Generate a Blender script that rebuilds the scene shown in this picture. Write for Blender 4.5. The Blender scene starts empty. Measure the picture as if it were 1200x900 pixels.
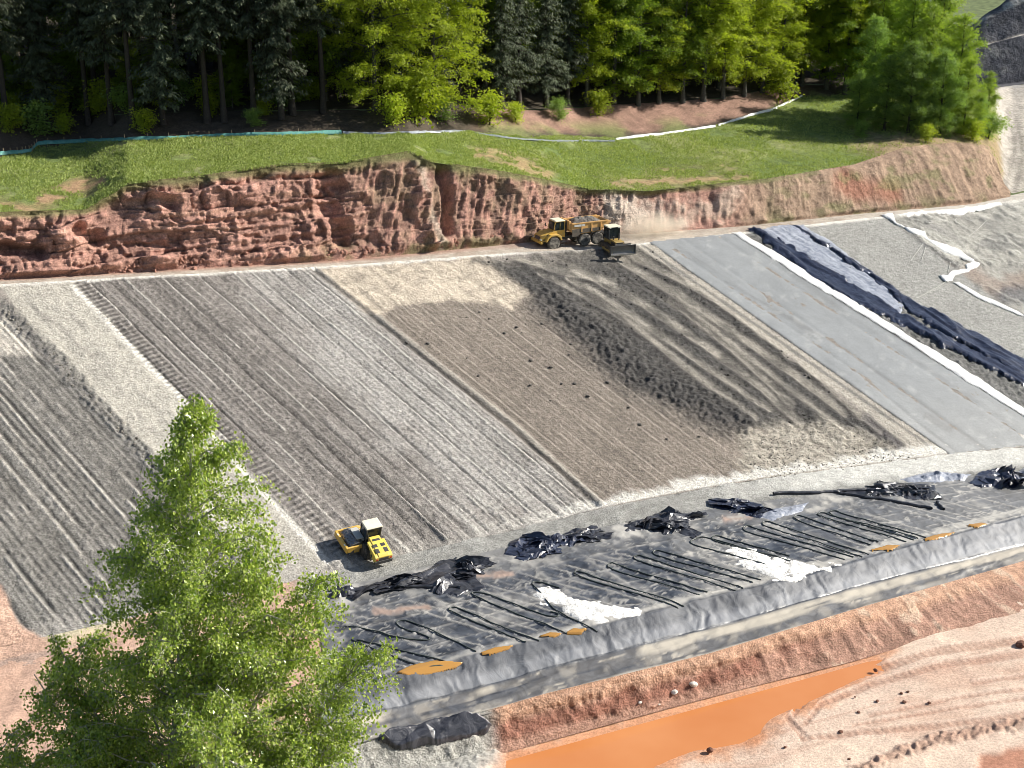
import bpy, bmesh, math, random
import numpy as np
from mathutils import Vector, Matrix
random.seed(7); RNG = np.random.default_rng(11)
SC = bpy.context.scene; COL = SC.collection
R_ = math.radians
# ------------------------------------------------------------------ camera model
F = 1650.0; TH = R_(20.0); CZ = 62.0
C0 = np.array([0.0, 0.0, CZ])
FWD = np.array([0, math.cos(TH), -math.sin(TH)]); UP = np.array([0, math.sin(TH), math.cos(TH)]); RT = np.array([1.0, 0, 0])
def ray(X, V):
    X = np.asarray(X, float); V = np.asarray(V, float)
    a = (X - 600) / F; b = (450 - V) / F
    return a[..., None] * RT + b[..., None] * UP + FWD
def project(P):
    Q = P - C0; d = Q @ FWD
    return 600 + F * (Q @ RT) / d, 450 - F * (Q @ UP) / d
# ------------------------------------------------------------------ noise
def _h(ix, iy, iz, s):
    n = (ix * 374761393 + iy * 668265263 + iz * 2147483647 + s * 974634777).astype(np.int64) & 0xffffffff
    n = ((n ^ (n >> 13)) * 1274126177) & 0xffffffff
    n = ((n ^ (n >> 16)) * 2246822519) & 0xffffffff
    return ((n ^ (n >> 15)) & 0xffffff) / float(0xffffff)
def noise(x, y, z=None, s=0):
    x = np.asarray(x, float); y = np.asarray(y, float)
    z = np.zeros_like(x) if z is None else np.asarray(z, float)
    ix = np.floor(x).astype(np.int64); iy = np.floor(y).astype(np.int64); iz = np.floor(z).astype(np.int64)
    fx = x - ix; fy = y - iy; fz = z - iz
    fx = fx * fx * (3 - 2 * fx); fy = fy * fy * (3 - 2 * fy); fz = fz * fz * (3 - 2 * fz)
    r = 0
    for dx in (0, 1):
        for dy in (0, 1):
            for dz in (0, 1):
                w = (fx if dx else 1 - fx) * (fy if dy else 1 - fy) * (fz if dz else 1 - fz)
                r = r + w * _h(ix + dx, iy + dy, iz + dz, s)
    return r * 2 - 1
def fbm(x, y, z=None, s=0, o=4, g=.5):
    a = 1.0; t = 0; r = 0
    for i in range(o):
        k = 2.03 ** i
        r = r + a * noise(np.asarray(x) * k, np.asarray(y) * k, None if z is None else np.asarray(z) * k, s + i * 17); t += a; a *= g
    return r / t
def sstep(a, b, x):
    t = np.clip((x - a) / (b - a), 0, 1); return t * t * (3 - 2 * t)
def ridge(x, y, z=None, s=0, o=3): # sharp creases, 0..1
    a = 1.0; t = 0; r = 0
    for i in range(o):
        k = 2.1 ** i
        r = r + a * (1 - np.abs(noise(np.asarray(x) * k, np.asarray(y) * k, None if z is None else np.asarray(z) * k, s + i * 13))); t += a; a *= .5
    return r / t
# ------------------------------------------------------------------ the lie of the land
GX, GY = -.183, .282                       # the 1-in-3 slope, its rows run straight downhill
_r0 = ray(430, 655); P0 = C0 + 127 * _r0
NH = np.array([-.49, .872]); EH = np.array([.872, .49]); GL = -.02   # across / along the toe
D3 = np.array([-1.242, 1.282, -1.242 * GX + 1.282 * GY]); D3 /= np.linalg.norm(D3)   # up the slope
NS = np.array([-GX, -GY, 1.0]); NS /= np.linalg.norm(NS)
C3 = np.cross(D3, NS)                                                  # across the rows, to the right
def on_slope(X, V):
    d = ray(X, V)
    t = (P0[2] - CZ - GX * P0[0] - GY * P0[1]) / (d[..., 2] - GX * d[..., 0] - GY * d[..., 1])
    return C0 + t[..., None] * d
def chain(Pa, X, V, k, gl=GL):
    d = ray(X, V); k = np.asarray(k, float)
    zp = Pa[..., 2] - gl * (Pa[..., :2] @ EH); rho = Pa[..., :2] @ NH
    dz = d[..., 2] - gl * (d[..., :2] @ EH); nd = d[..., :2] @ NH
    t = (zp - CZ - rho / k) / (dz - nd / k)
    return C0 + t[..., None] * d
def on_level(X, V, z):
    d = ray(X, V); t = (z - CZ) / d[..., 2]; return C0 + t[..., None] * d
def kn(*p):
    p = sorted(p); a = np.array([q[0] for q in p], float); b = np.array([q[1] for q in p], float)
    def f(X):
        X = np.asarray(X, float); y = np.interp(X, a, b)
        y = np.where(X < a[0], b[0] + (X - a[0]) * (b[1] - b[0]) / (a[1] - a[0]), y)
        return np.where(X > a[-1], b[-1] + (X - a[-1]) * (b[-1] - b[-2]) / (a[-1] - a[-2]), y)
    return f
V_top = kn((-200, 344), (0, 333), (400, 311), (600, 296), (680, 293), (760, 284), (870, 272), (1000, 257), (1140, 245), (1200, 234), (1400, 205))
V_foot = kn((-200, 337), (0, 327), (400, 305), (600, 286), (680, 277), (760, 273), (870, 265), (1000, 251), (1140, 239), (1200, 227), (1400, 198))
V_toe = kn((-200, 797), (0, 758), (380, 673), (460, 653), (600, 622), (700, 597), (800, 577), (900, 560), (1000, 547), (1100, 534), (1200, 524), (1400, 498))
V_lin = kn((-200, 815), (0, 776), (380, 692), (460, 675), (600, 640), (740, 612), (880, 590), (1000, 574), (1100, 562), (1200, 552), (1400, 526))
V_lip = kn((-200, 962), (0, 911), (380, 815), (455, 796), (540, 772), (690, 738), (830, 702), (940, 678), (1060, 643), (1200, 607), (1400, 556))
V_flk = kn((-200, 1000), (0, 945), (380, 850), (460, 832), (560, 808), (640, 785), (830, 738), (1000, 690), (1200, 639), (1400, 588))
V_btp = kn((-200, 1020), (0, 968), (380, 884), (460, 862), (570, 838), (640, 818), (830, 771), (1000, 720), (1200, 663), (1400, 606))
V_bbt = kn((-200, 1100), (0, 1040), (380, 944), (575, 884), (700, 850), (850, 810), (1000, 772), (1200, 713), (1400, 655))
V_crs = kn((-200, 262), (0, 250), (100, 247), (150, 216), (240, 207), (330, 194), (400, 192), (480, 179), (505, 190), (600, 204), (690, 222), (760, 224), (900, 210), (1000, 194), (1060, 174), (1120, 168), (1158, 172), (1168, 190), (1176, 214), (1186, 227), (1200, 223.5), (1400, 192))
V_fen = kn((-200, 200), (0, 184), (40, 172), (250, 161), (400, 158), (550, 156), (620, 160), (750, 163), (840, 148), (900, 131), (940, 114), (1000, 112), (1160, 108), (1200, 103), (1400, 80))
V_frs = kn((-200, 150), (0, 138), (250, 130), (560, 126), (640, 128), (700, 124), (840, 115), (940, 98), (1100, 100), (1160, 103), (1200, 98), (1400, 72))
ZW = -2.0   # pool level (set below)
def curves(X):
    X = np.asarray(X, float)
    top = on_slope(X, V_top(X)); toe = on_slope(X, V_toe(X))
    foot = chain(top, X, V_foot(X), 40.)
    kc = np.interp(X, [0, 480, 700, 900, 1000, 1150, 1200], [.45, .4, .4, .6, 1.0, 1.3, 3.])
    crs = chain(foot, X, V_crs(X), kc)
    fen = chain(crs, X, V_fen(X), np.interp(X, [0, 1100, 1200], [11., 9., 6.5]))
    frs = chain(fen, X, V_frs(X), 3.0)
    far = frs.copy(); far[..., :2] += 140 * NH; far[..., 2] += 140 * .16
    lin = chain(toe, X, V_lin(X), 12.)
    lip = chain(lin, X, V_lip(X), 33.)
    flk = chain(lip, X, V_flk(X), np.interp(X, [400, 600, 1000], [1.15, 1.25, 1.7]))
    btp = chain(flk, X, V_btp(X), np.interp(X, [400, 600, 800, 1200], [3.0, 3.5, 7., 30.]))
    bbt = on_level(X, V_bbt(X), ZW + .25)
    V1 = np.maximum(V_bbt(X) + 40, 960.0)
    mud = on_level(X, V1, ZW + .25)
    near = on_level(X, V1 + 60, ZW + .3)
    a = near.copy(); a[..., :2] *= (26 / np.linalg.norm(a[..., :2], axis=-1))[..., None]; a[..., 2] = 36.
    b = near.copy(); b[..., :2] *= (2 / np.linalg.norm(b[..., :2], axis=-1))[..., None]; b[..., 2] = 59.
    return [b, a, near, mud, bbt, btp, flk, lip, lin, toe, top, foot, crs, fen, frs, far]
CN = ['b', 'a', 'near', 'mud', 'bbt', 'btp', 'flk', 'lip', 'lin', 'toe', 'top', 'foot', 'crs', 'fen', 'frs', 'far']
def surf(X, V):
    X = np.asarray(X, float); V = np.asarray(V, float); X, V = np.broadcast_arrays(X, V)
    cs = curves(X); out = None
    vs = [project(c)[1] for c in cs]
    for i in range(2, len(cs) - 1):
        A = cs[i]; B = cs[i + 1]; Q = A - C0; D = B - A; w = 450 - V
        den = (F * (D @ UP) - w * (D @ FWD)); den = np.where(np.abs(den) < 1e-9, 1e-9, den)
        s = (w * (Q @ FWD) - F * (Q @ UP)) / den
        p = A + np.clip(s, -1 if i == 2 else 0, 1 if i < len(cs) - 2 else 1)[..., None] * D
        if out is None: out = p
        else: out = np.where((V <= vs[i])[..., None], p, out)
    return out
def S1(X, V): return surf(np.array([X]), np.array([V]))[0]
# ------------------------------------------------------------------ pixel-plan masks (evaluated on base ground points only)
def pdist(poly, X, V, closed=True):
    n = len(poly); d2 = np.full(X.shape, 1e18); ins = np.zeros(X.shape, bool)
    for i in range(n if closed else n - 1):
        x0, y0 = poly[i]; x1, y1 = poly[(i + 1) % n]; ex, ey = x1 - x0, y1 - y0
        t = np.clip(((X - x0) * ex + (V - y0) * ey) / (ex * ex + ey * ey + 1e-12), 0, 1)
        d2 = np.minimum(d2, (X - x0 - t * ex) ** 2 + (V - y0 - t * ey) ** 2)
        if closed and y0 != y1:
            c = ((y0 > V) != (y1 > V)) & (X < ex * (V - y0) / (ey) + x0); ins ^= c
    d = np.sqrt(d2)
    return np.where(ins, d, -d) if closed else d
def pm(poly, X, V, w=2., nz=0): return sstep(-w, w, pdist(poly, X, V) + nz)
def lm(line, X, V, r, w=1.5, nz=0): return 1 - sstep(r - w, r + w, pdist(line, X, V, False) + nz)
# ------------------------------------------------------------------ mesh + tag helpers
def tag(o, label=None, cat=None, group=None, kind=None):
    if label: o['label'] = label
    if cat: o['category'] = cat
    if group: o['group'] = group
    if kind: o['kind'] = kind
    return o
def mesh_np(name, verts, faces, mat=None, parent=None, smooth=False, cols=None, attrs=None):
    """faces: (n,4) or (n,3) int array"""
    me = bpy.data.meshes.new(name); faces = np.asarray(faces, np.int32); k = faces.shape[1]; nf = len(faces)
    me.vertices.add(len(verts)); me.vertices.foreach_set('co', np.asarray(verts, np.float32).ravel())
    me.loops.add(nf * k); me.loops.foreach_set('vertex_index', faces.ravel())
    me.polygons.add(nf); me.polygons.foreach_set('loop_start', np.arange(0, nf * k, k, dtype=np.int32))
    me.polygons.foreach_set('loop_total', np.full(nf, k, np.int32))
    me.polygons.foreach_set('use_smooth', np.full(nf, smooth, bool))
    me.update(calc_edges=True)
    if cols is not None:
        a = me.color_attributes.new('Col', 'FLOAT_COLOR', 'POINT')
        c = np.ones((len(verts), 4), np.float32); c[:, :3] = cols; a.data.foreach_set('color', c.ravel())
    for nm, v in (attrs or {}).items():
        if v.ndim == 1:
            a = me.attributes.new(nm, 'FLOAT', 'POINT'); a.data.foreach_set('value', v.astype(np.float32))
        else:
            a = me.attributes.new(nm, 'FLOAT_VECTOR', 'POINT'); a.data.foreach_set('vector', v.astype(np.float32).ravel())
    if mat: me.materials.append(mat)
    o = bpy.data.objects.new(name, me); COL.objects.link(o)
    if parent: o.parent = parent
    return o
def grid_faces(nr, nc, keep=None):
    i = np.arange(nr * nc).reshape(nr, nc)
    f = np.stack([i[:-1, :-1], i[:-1, 1:], i[1:, 1:], i[1:, :-1]], -1).reshape(-1, 4)
    if keep is not None:
        k = keep.ravel(); f = f[k[f].all(1)]
    return f
def grid(name, Pg, mat, smooth=True, cols=None, attrs=None, keep=None, parent=None):
    nr, nc = Pg.shape[:2]; f = grid_faces(nr, nc, keep); P = Pg.reshape(-1, 3)
    a = {k: v.reshape(-1, *v.shape[2:]) for k, v in (attrs or {}).items()}
    c = None if cols is None else cols.reshape(-1, 3)
    if keep is not None:
        u, inv = np.unique(f, return_inverse=True); f = inv.reshape(f.shape); P = P[u]
        a = {k: v[u] for k, v in a.items()}; c = None if c is None else c[u]
    return mesh_np(name, P, f, mat, parent, smooth, c, a)
def empty(name, loc=(0, 0, 0), rz=0, label=None, cat=None, group=None):
    o = bpy.data.objects.new(name, None); COL.objects.link(o); o.location = loc; o.rotation_euler = (0, 0, rz); o.empty_display_size = .3
    return tag(o, label, cat, group)
class MB:
    def __init__(s): s.bm = bmesh.new()
    def box(s, c, d, rot=None, taper=1.0):
        r = bmesh.ops.create_cube(s.bm, size=1)['verts']
        M = Matrix.Translation(c) @ (rot or Matrix.Identity(4)) @ Matrix.Diagonal((*d, 1))
        for v in r:
            if v.co.z > 0: v.co.x *= taper; v.co.y *= taper
        bmesh.ops.transform(s.bm, matrix=M, verts=r); return s
    def cyl(s, a, b, r, r2=None, n=12):
        a = Vector(a); b = Vector(b); d = b - a
        q = d.to_track_quat('Z', 'Y').to_matrix().to_4x4()
        bmesh.ops.create_cone(s.bm, cap_ends=True, segments=n, radius1=r, radius2=r if r2 is None else r2, depth=d.length, matrix=Matrix.Translation((a + b) / 2) @ q); return s
    def tube(s, pts, r, n=6):
        for a, b in zip(pts[:-1], pts[1:]): s.cyl(a, b, r, n=n)
        return s
    def prism(s, prof, y0, y1):            # profile in x,z; extruded along y
        A = [s.bm.verts.new((x, y0, z)) for x, z in prof]; B = [s.bm.verts.new((x, y1, z)) for x, z in prof]
        n = len(prof); s.bm.faces.new(A); s.bm.faces.new(B[::-1])
        for i in range(n): s.bm.faces.new((A[i], B[i], B[(i + 1) % n], A[(i + 1) % n]))
        return s
    def lathe(s, prof, c, n=24):           # profile (r, y) about the y axis
        c = Vector(c); rings = []
        for r, y in prof: rings.append([s.bm.verts.new((c.x + r * math.cos(t), c.y + y, c.z + r * math.sin(t))) for t in [2 * math.pi * k / n for k in range(n)]])
        for a, b in zip(rings[:-1], rings[1:]):
            for k in range(n): s.bm.faces.new((a[k], a[(k + 1) % n], b[(k + 1) % n], b[k]))
        s.bm.faces.new(rings[0]); s.bm.faces.new(rings[-1][::-1]); return s
    def build(s, name, mat, parent=None, bevel=0, smooth=False):
        bmesh.ops.recalc_face_normals(s.bm, faces=s.bm.faces)
        me = bpy.data.meshes.new(name); s.bm.to_mesh(me); s.bm.free(); me.materials.append(mat)
        if smooth: me.polygons.foreach_set('use_smooth', np.ones(len(me.polygons), bool))
        o = bpy.data.objects.new(name, me); COL.objects.link(o)
        if parent: o.parent = parent
        if bevel:
            m = o.modifiers.new('bevel', 'BEVEL'); m.width = bevel; m.segments = 2; m.limit_method = 'ANGLE'
        return o
def tube_np(paths, n=6):
    """paths: list of (pts (k,3), radii (k,)) -> verts, quads"""
    V = []; Fq = []; base = 0
    for pts, rad in paths:
        pts = np.asarray(pts, float); k = len(pts); rad = np.broadcast_to(rad, (k,))
        T = np.gradient(pts, axis=0); T /= np.linalg.norm(T, axis=1, keepdims=True) + 1e-9
        ref = np.where(np.abs(T[:, 2:3]) > .9, [[1., 0, 0]], [[0, 0, 1.]])
        U = np.cross(T, ref); U /= np.linalg.norm(U, axis=1, keepdims=True) + 1e-9; W = np.cross(T, U)
        a = np.arange(n) * 2 * math.pi / n
        ring = pts[:, None] + rad[:, None, None] * (np.cos(a)[None, :, None] * U[:, None] + np.sin(a)[None, :, None] * W[:, None])
        V.append(ring.reshape(-1, 3)); i = base + np.arange(k * n).reshape(k, n); j = np.roll(i, -1, 1)
        Fq.append(np.stack([i[:-1], j[:-1], j[1:], i[1:]], -1).reshape(-1, 4)); base += k * n
    return np.concatenate(V), np.concatenate(Fq)
def smooth_path(p, n=40):
    p = np.asarray(p, float); 
    for _ in range(3):
        q = [p[0]]
        for a, b in zip(p[:-1], p[1:]): q += [a * .75 + b * .25, a * .25 + b * .75]
        q.append(p[-1]); p = np.array(q)
    return p
ORD = ['leftmost', 'second', 'third', 'fourth', 'fifth', 'sixth', 'seventh', 'eighth', 'ninth', 'tenth', 'eleventh', 'twelfth', 'thirteenth', 'fourteenth', 'fifteenth', 'sixteenth', 'seventeenth', 'eighteenth', 'nineteenth', 'twentieth', 'twenty-first', 'twenty-second', 'twenty-third', 'twenty-fourth', 'twenty-fifth', 'twenty-sixth', 'twenty-seventh', 'twenty-eighth', 'twenty-ninth', 'thirtieth', 'thirty-first', 'thirty-second', 'thirty-third', 'thirty-fourth', 'thirty-fifth']
def nth(i): return 'leftmost' if i == 0 else ORD[i] + ' from the left'
# ------------------------------------------------------------------ materials
def nmat(name):
    m = bpy.data.materials.new(name); m.use_nodes = True; nt = m.node_tree
    return m, nt, nt.nodes, nt.links, nt.nodes['Principled BSDF']
def N(ns, t, **k):
    n = ns.new(t)
    for a, v in k.items():
        if a == 'inp':
            for i, x in v.items(): n.inputs[i].default_value = x
        else: setattr(n, a, v)
    return n
def ramp(ns, pts):
    r = ns.new('ShaderNodeValToRGB'); e = r.color_ramp.elements
    e[0].position, e[0].color = pts[0][0], (*([pts[0][1]] * 3 if np.isscalar(pts[0][1]) else pts[0][1]), 1)
    e[1].position, e[1].color = pts[-1][0], (*([pts[-1][1]] * 3 if np.isscalar(pts[-1][1]) else pts[-1][1]), 1)
    for p, c in pts[1:-1]:
        x = e.new(p); x.color = (*([c] * 3 if np.isscalar(c) else c), 1)
    return r
def mulcol(nt, a, b, fac=1.0):
    n = nt.nodes.new('ShaderNodeMix'); n.data_type = 'RGBA'; n.blend_type = 'MULTIPLY'; n.inputs[0].default_value = fac
    nt.links.new(a, n.inputs[6]); nt.links.new(b, n.inputs[7]); return n.outputs[2]
def terrain_mat(name, grain=(1.2, 6.0), contrast=(.72, 1.28), bump=.5, bdist=.15, rough=.95, spec=.2, rows=False, attr=True, color=None):
    m, nt, ns, lk, b = nmat(name)
    tc = N(ns, 'ShaderNodeTexCoord')
    if attr: base = N(ns, 'ShaderNodeAttribute', attribute_name='Col').outputs['Color']
    else: base = N(ns, 'ShaderNodeRGB'); base.outputs[0].default_value = (*color, 1); base = base.outputs[0]
    n1 = N(ns, 'ShaderNodeTexNoise', inp={'Scale': grain[0], 'Detail': 6, 'Roughness': .65}); lk.new(tc.outputs['Object'], n1.inputs['Vector'])
    n2 = N(ns, 'ShaderNodeTexNoise', inp={'Scale': grain[1], 'Detail': 3, 'Roughness': .7}); lk.new(tc.outputs['Object'], n2.inputs['Vector'])
    r1 = ramp(ns, [(.3, contrast[0]), (.7, contrast[1])]); lk.new(n1.outputs['Fac'], r1.inputs[0])
    r2 = ramp(ns, [(.34, contrast[0] * .92), (.66, contrast[1] * 1.06)]); lk.new(n2.outputs['Fac'], r2.inputs[0])
    c = mulcol(nt, mulcol(nt, base, r1.outputs[0]), r2.outputs[0])
    hgt = N(ns, 'ShaderNodeMath', operation='ADD'); lk.new(n1.outputs['Fac'], hgt.inputs[0]); lk.new(n2.outputs['Fac'], hgt.inputs[1])
    h = hgt.outputs[0]
    if rows:   # tyre lines along the rows and cleat bars across them, in metres on the slope
        uv = N(ns, 'ShaderNodeAttribute', attribute_name='rowuv'); sp = N(ns, 'ShaderNodeSeparateXYZ'); lk.new(uv.outputs['Vector'], sp.inputs[0])
        fi = N(ns, 'ShaderNodeAttribute', attribute_name='fine'); cl = N(ns, 'ShaderNodeAttribute', attribute_name='cleat')
        nd = N(ns, 'ShaderNodeMath', operation='MULTIPLY_ADD', inp={1: .12}); lk.new(n1.outputs['Fac'], nd.inputs[0]); lk.new(sp.outputs[0], nd.inputs[2])
        def wave(src, per):
            q = N(ns, 'ShaderNodeMath', operation='MULTIPLY', inp={1: 2 * math.pi / per}); lk.new(src, q.inputs[0])
            s = N(ns, 'ShaderNodeMath', operation='SINE'); lk.new(q.outputs[0], s.inputs[0]); return s.outputs[0]
        wa = wave(nd.outputs[0], .62); wl = wave(sp.outputs[1], .72)
        pa = N(ns, 'ShaderNodeMath', operation='MULTIPLY'); lk.new(wa, pa.inputs[0]); lk.new(fi.outputs['Fac'], pa.inputs[1])
        pl = N(ns, 'ShaderNodeMath', operation='MULTIPLY'); lk.new(wl, pl.inputs[0]); lk.new(cl.outputs['Fac'], pl.inputs[1])
        sm = N(ns, 'ShaderNodeMath', operation='ADD'); lk.new(pa.outputs[0], sm.inputs[0]); lk.new(pl.outputs[0], sm.inputs[1])
        ad = N(ns, 'ShaderNodeMath', operation='MULTIPLY_ADD', inp={1: .4}); lk.new(sm.outputs[0], ad.inputs[0]); lk.new(h, ad.inputs[2]); h = ad.outputs[0]
        mm = N(ns, 'ShaderNodeMapRange', inp={1: -1, 2: 1, 3: .62, 4: 1.38}); lk.new(sm.outputs[0], mm.inputs[0]); c = mulcol(nt, c, mm.outputs[0])
    bp = N(ns, 'ShaderNodeBump', inp={'Strength': bump, 'Distance': bdist}); lk.new(h, bp.inputs['Height'])
    lk.new(c, b.inputs['Base Color']); lk.new(bp.outputs[0], b.inputs['Normal'])
    b.inputs['Roughness'].default_value = rough; b.inputs['Specular IOR Level'].default_value = spec
    return m
def paint(name, col, rough=.45, metal=0, dirt=.35, scale=2.5, spec=.5, dirtcol=(.33, .27, .2)):
    m, nt, ns, lk, b = nmat(name)
    tc = N(ns, 'ShaderNodeTexCoord'); n1 = N(ns, 'ShaderNodeTexNoise', inp={'Scale': scale, 'Detail': 7, 'Roughness': .7}); lk.new(tc.outputs['Object'], n1.inputs['Vector'])
    r = ramp(ns, [(.42, 0.0), (.75, dirt)]); lk.new(n1.outputs['Fac'], r.inputs[0])
    mx = N(ns, 'ShaderNodeMix', data_type='RGBA'); lk.new(r.outputs[0], mx.inputs[0]); mx.inputs[6].default_value = (*col, 1); mx.inputs[7].default_value = (*dirtcol, 1)
    lk.new(mx.outputs[2], b.inputs['Base Color']); b.inputs['Metallic'].default_value = metal; b.inputs['Specular IOR Level'].default_value = spec
    rr = N(ns, 'ShaderNodeMapRange', inp={1: 0, 2: 1, 3: rough, 4: .9}); lk.new(r.outputs[0], rr.inputs[0]); lk.new(rr.outputs[0], b.inputs['Roughness'])
    return m
def sheet_mat(name, col, col2, rough=.35, spec=.5, scale=1.2, bump=.4, bdist=.12, stretch=None, dust=None, attr=False):
    m, nt, ns, lk, b = nmat(name)
    tc = N(ns, 'ShaderNodeTexCoord'); vec = tc.outputs['Object']
    n1 = N(ns, 'ShaderNodeTexNoise', inp={'Scale': scale, 'Detail': 5, 'Roughness': .6, 'Distortion': 1.2}); lk.new(vec, n1.inputs['Vector'])
    r = ramp(ns, [(.38, col), (.66, col2)]); lk.new(n1.outputs['Fac'], r.inputs[0]); c = r.outputs[0]
    if attr:
        at = N(ns, 'ShaderNodeAttribute', attribute_name='Col'); du = N(ns, 'ShaderNodeAttribute', attribute_name='dust')  # besides real dust, this attribute carries the liner's painted sheen
        mx = N(ns, 'ShaderNodeMix', data_type='RGBA'); lk.new(du.outputs['Fac'], mx.inputs[0]); lk.new(c, mx.inputs[6]); lk.new(at.outputs['Color'], mx.inputs[7]); c = mx.outputs[2]
        rr = N(ns, 'ShaderNodeMapRange', inp={1: 0, 2: 1, 3: rough, 4: .9}); lk.new(du.outputs['Fac'], rr.inputs[0]); lk.new(rr.outputs[0], b.inputs['Roughness'])
    else: b.inputs['Roughness'].default_value = rough
    v = N(ns, 'ShaderNodeTexVoronoi', feature='SMOOTH_F1', inp={'Scale': scale * .9, 'Smoothness': .25}); 
    wv = N(ns, 'ShaderNodeMix', data_type='VECTOR', inp={0: .35}); lk.new(vec, wv.inputs[4]); lk.new(n1.outputs['Color'], wv.inputs[5]); lk.new(wv.outputs[1], v.inputs['Vector'])
    s = N(ns, 'ShaderNodeMath', operation='ADD'); lk.new(v.outputs['Distance'], s.inputs[0]); lk.new(n1.outputs['Fac'], s.inputs[1])
    bp = N(ns, 'ShaderNodeBump', inp={'Strength': bump, 'Distance': bdist}); lk.new(s.outputs[0], bp.inputs['Height']); lk.new(bp.outputs[0], b.inputs['Normal'])
    lk.new(c, b.inputs['Base Color']); b.inputs['Specular IOR Level'].default_value = spec
    return m
def leaf_mat(name, col, col2, trans=.4, rough=.5, spec=.35, ttint=(1.25, 1.35, .6)):
    m, nt, ns, lk, b = nmat(name)
    g = N(ns, 'ShaderNodeNewGeometry'); oi = N(ns, 'ShaderNodeObjectInfo')
    r = ramp(ns, [(0, col), (1, col2)]); lk.new(g.outputs['Random Per Island'], r.inputs[0])
    v = N(ns, 'ShaderNodeMapRange', inp={1: 0, 2: 1, 3: .8, 4: 1.2}); lk.new(oi.outputs['Random'], v.inputs[0]); c = mulcol(nt, r.outputs[0], v.outputs[0])
    lk.new(c, b.inputs['Base Color']); b.inputs['Roughness'].default_value = rough; b.inputs['Specular IOR Level'].default_value = spec
    t = N(ns, 'ShaderNodeBsdfTranslucent'); tt = N(ns, 'ShaderNodeRGB'); tt.outputs[0].default_value = (*ttint, 1); lk.new(mulcol(nt, c, tt.outputs[0]), t.inputs['Color'])
    mx = N(ns, 'ShaderNodeMixShader', inp={0: trans}); lk.new(b.outputs[0], mx.inputs[1]); lk.new(t.outputs[0], mx.inputs[2])
    lk.new(mx.outputs[0], ns['Material Output'].inputs['Surface']); return m
def mixc(col, m, c):
    return col * (1 - m[..., None]) + np.asarray(c, float) * m[..., None]
# ------------------------------------------------------------------ 1  the grey slope
Xs = np.arange(-190, 1392, 1.55)
def section(X, ca, cb, nr, e0=0., e1=0.):
    cs = dict(zip(CN, curves(X))); A = cs[ca]; B = cs[cb]
    va = project(A)[1]; vb = project(B)[1]
    t = np.linspace(-e0, 1 + e1, nr)[:, None]; V = va + (vb - va) * t
    Q = A - C0; D = B - A; w = 450 - V
    s = (w * (Q @ FWD) - F * (Q @ UP)) / (F * (D @ UP) - w * (D @ FWD))
    P = A + s[..., None] * D
    return P, np.broadcast_to(X, V.shape).copy(), V, np.broadcast_to(t, V.shape)
SLAB = [(757, 283), (861, 273), (1200, 487), (1320, 562), (1320, 509), (1200, 523), (1111, 533)]
ZF = [(556, 306), (640, 300), (765, 292), (800, 322), (900, 395), (1062, 520), (1050, 537), (960, 503), (870, 503), (800, 472), (740, 450), (690, 402), (640, 352), (600, 330)]
STREAKS = [([(640, 332), (700, 372), (757, 425)], 4), ([(690, 345), (740, 372), (780, 424)], 3.5), ([(640, 318), (720, 345), (800, 390), (840, 430), (858, 490)], 5), ([(815, 395), (850, 430), (862, 465)], 3.5), ([(845, 425), (880, 450), (912, 474)], 3.5),
           ([(735, 310), (800, 350), (880, 410), (970, 475)], 5), ([(745, 300), (830, 352), (900, 402), (992, 470)], 5), ([(700, 300), (770, 335), (820, 365)], 4), ([(605, 352), (560, 345), (500, 340)], 4), ([(625, 360), (580, 356), (520, 352)], 3)]
RUTS = []
_in = np.array([(628, 322), (700, 362), (770, 415), (830, 460), (872, 492)], float); _ou = np.array([(765, 297), (850, 345), (925, 402), (990, 455), (1048, 508)], float)
for _k, (_u, _t0, _t1, _w) in enumerate([(.04, 0, .72, 3), (.13, .05, .98, 4), (.24, .1, .9, 3), (.37, .0, 1, 4.5), (.53, .25, .85, 4), (.66, .1, 1, 3), (.75, 0, .9, 4.5), (.88, 0, .92, 4), (.96, .05, 1, 3)]):
    _t = np.linspace(_t0, _t1, 9); _g = np.linspace(0, 1, 5); _uu = _u + .05 * np.sin(_t * 4 + _k * 1.7)
    RUTS.append(([(float((1 - q) * np.interp(t, _g, _in[:, 0]) + q * np.interp(t, _g, _ou[:, 0])), float((1 - q) * np.interp(t, _g, _in[:, 1]) + q * np.interp(t, _g, _ou[:, 1]))) for t, q in zip(_t, _uu)], _w))
RUTS += [([(605, 352), (560, 345), (500, 340)], 3), ([(625, 360), (580, 356), (520, 352)], 2.5), ([(600, 300), (660, 318), (720, 330)], 4)]
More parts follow.
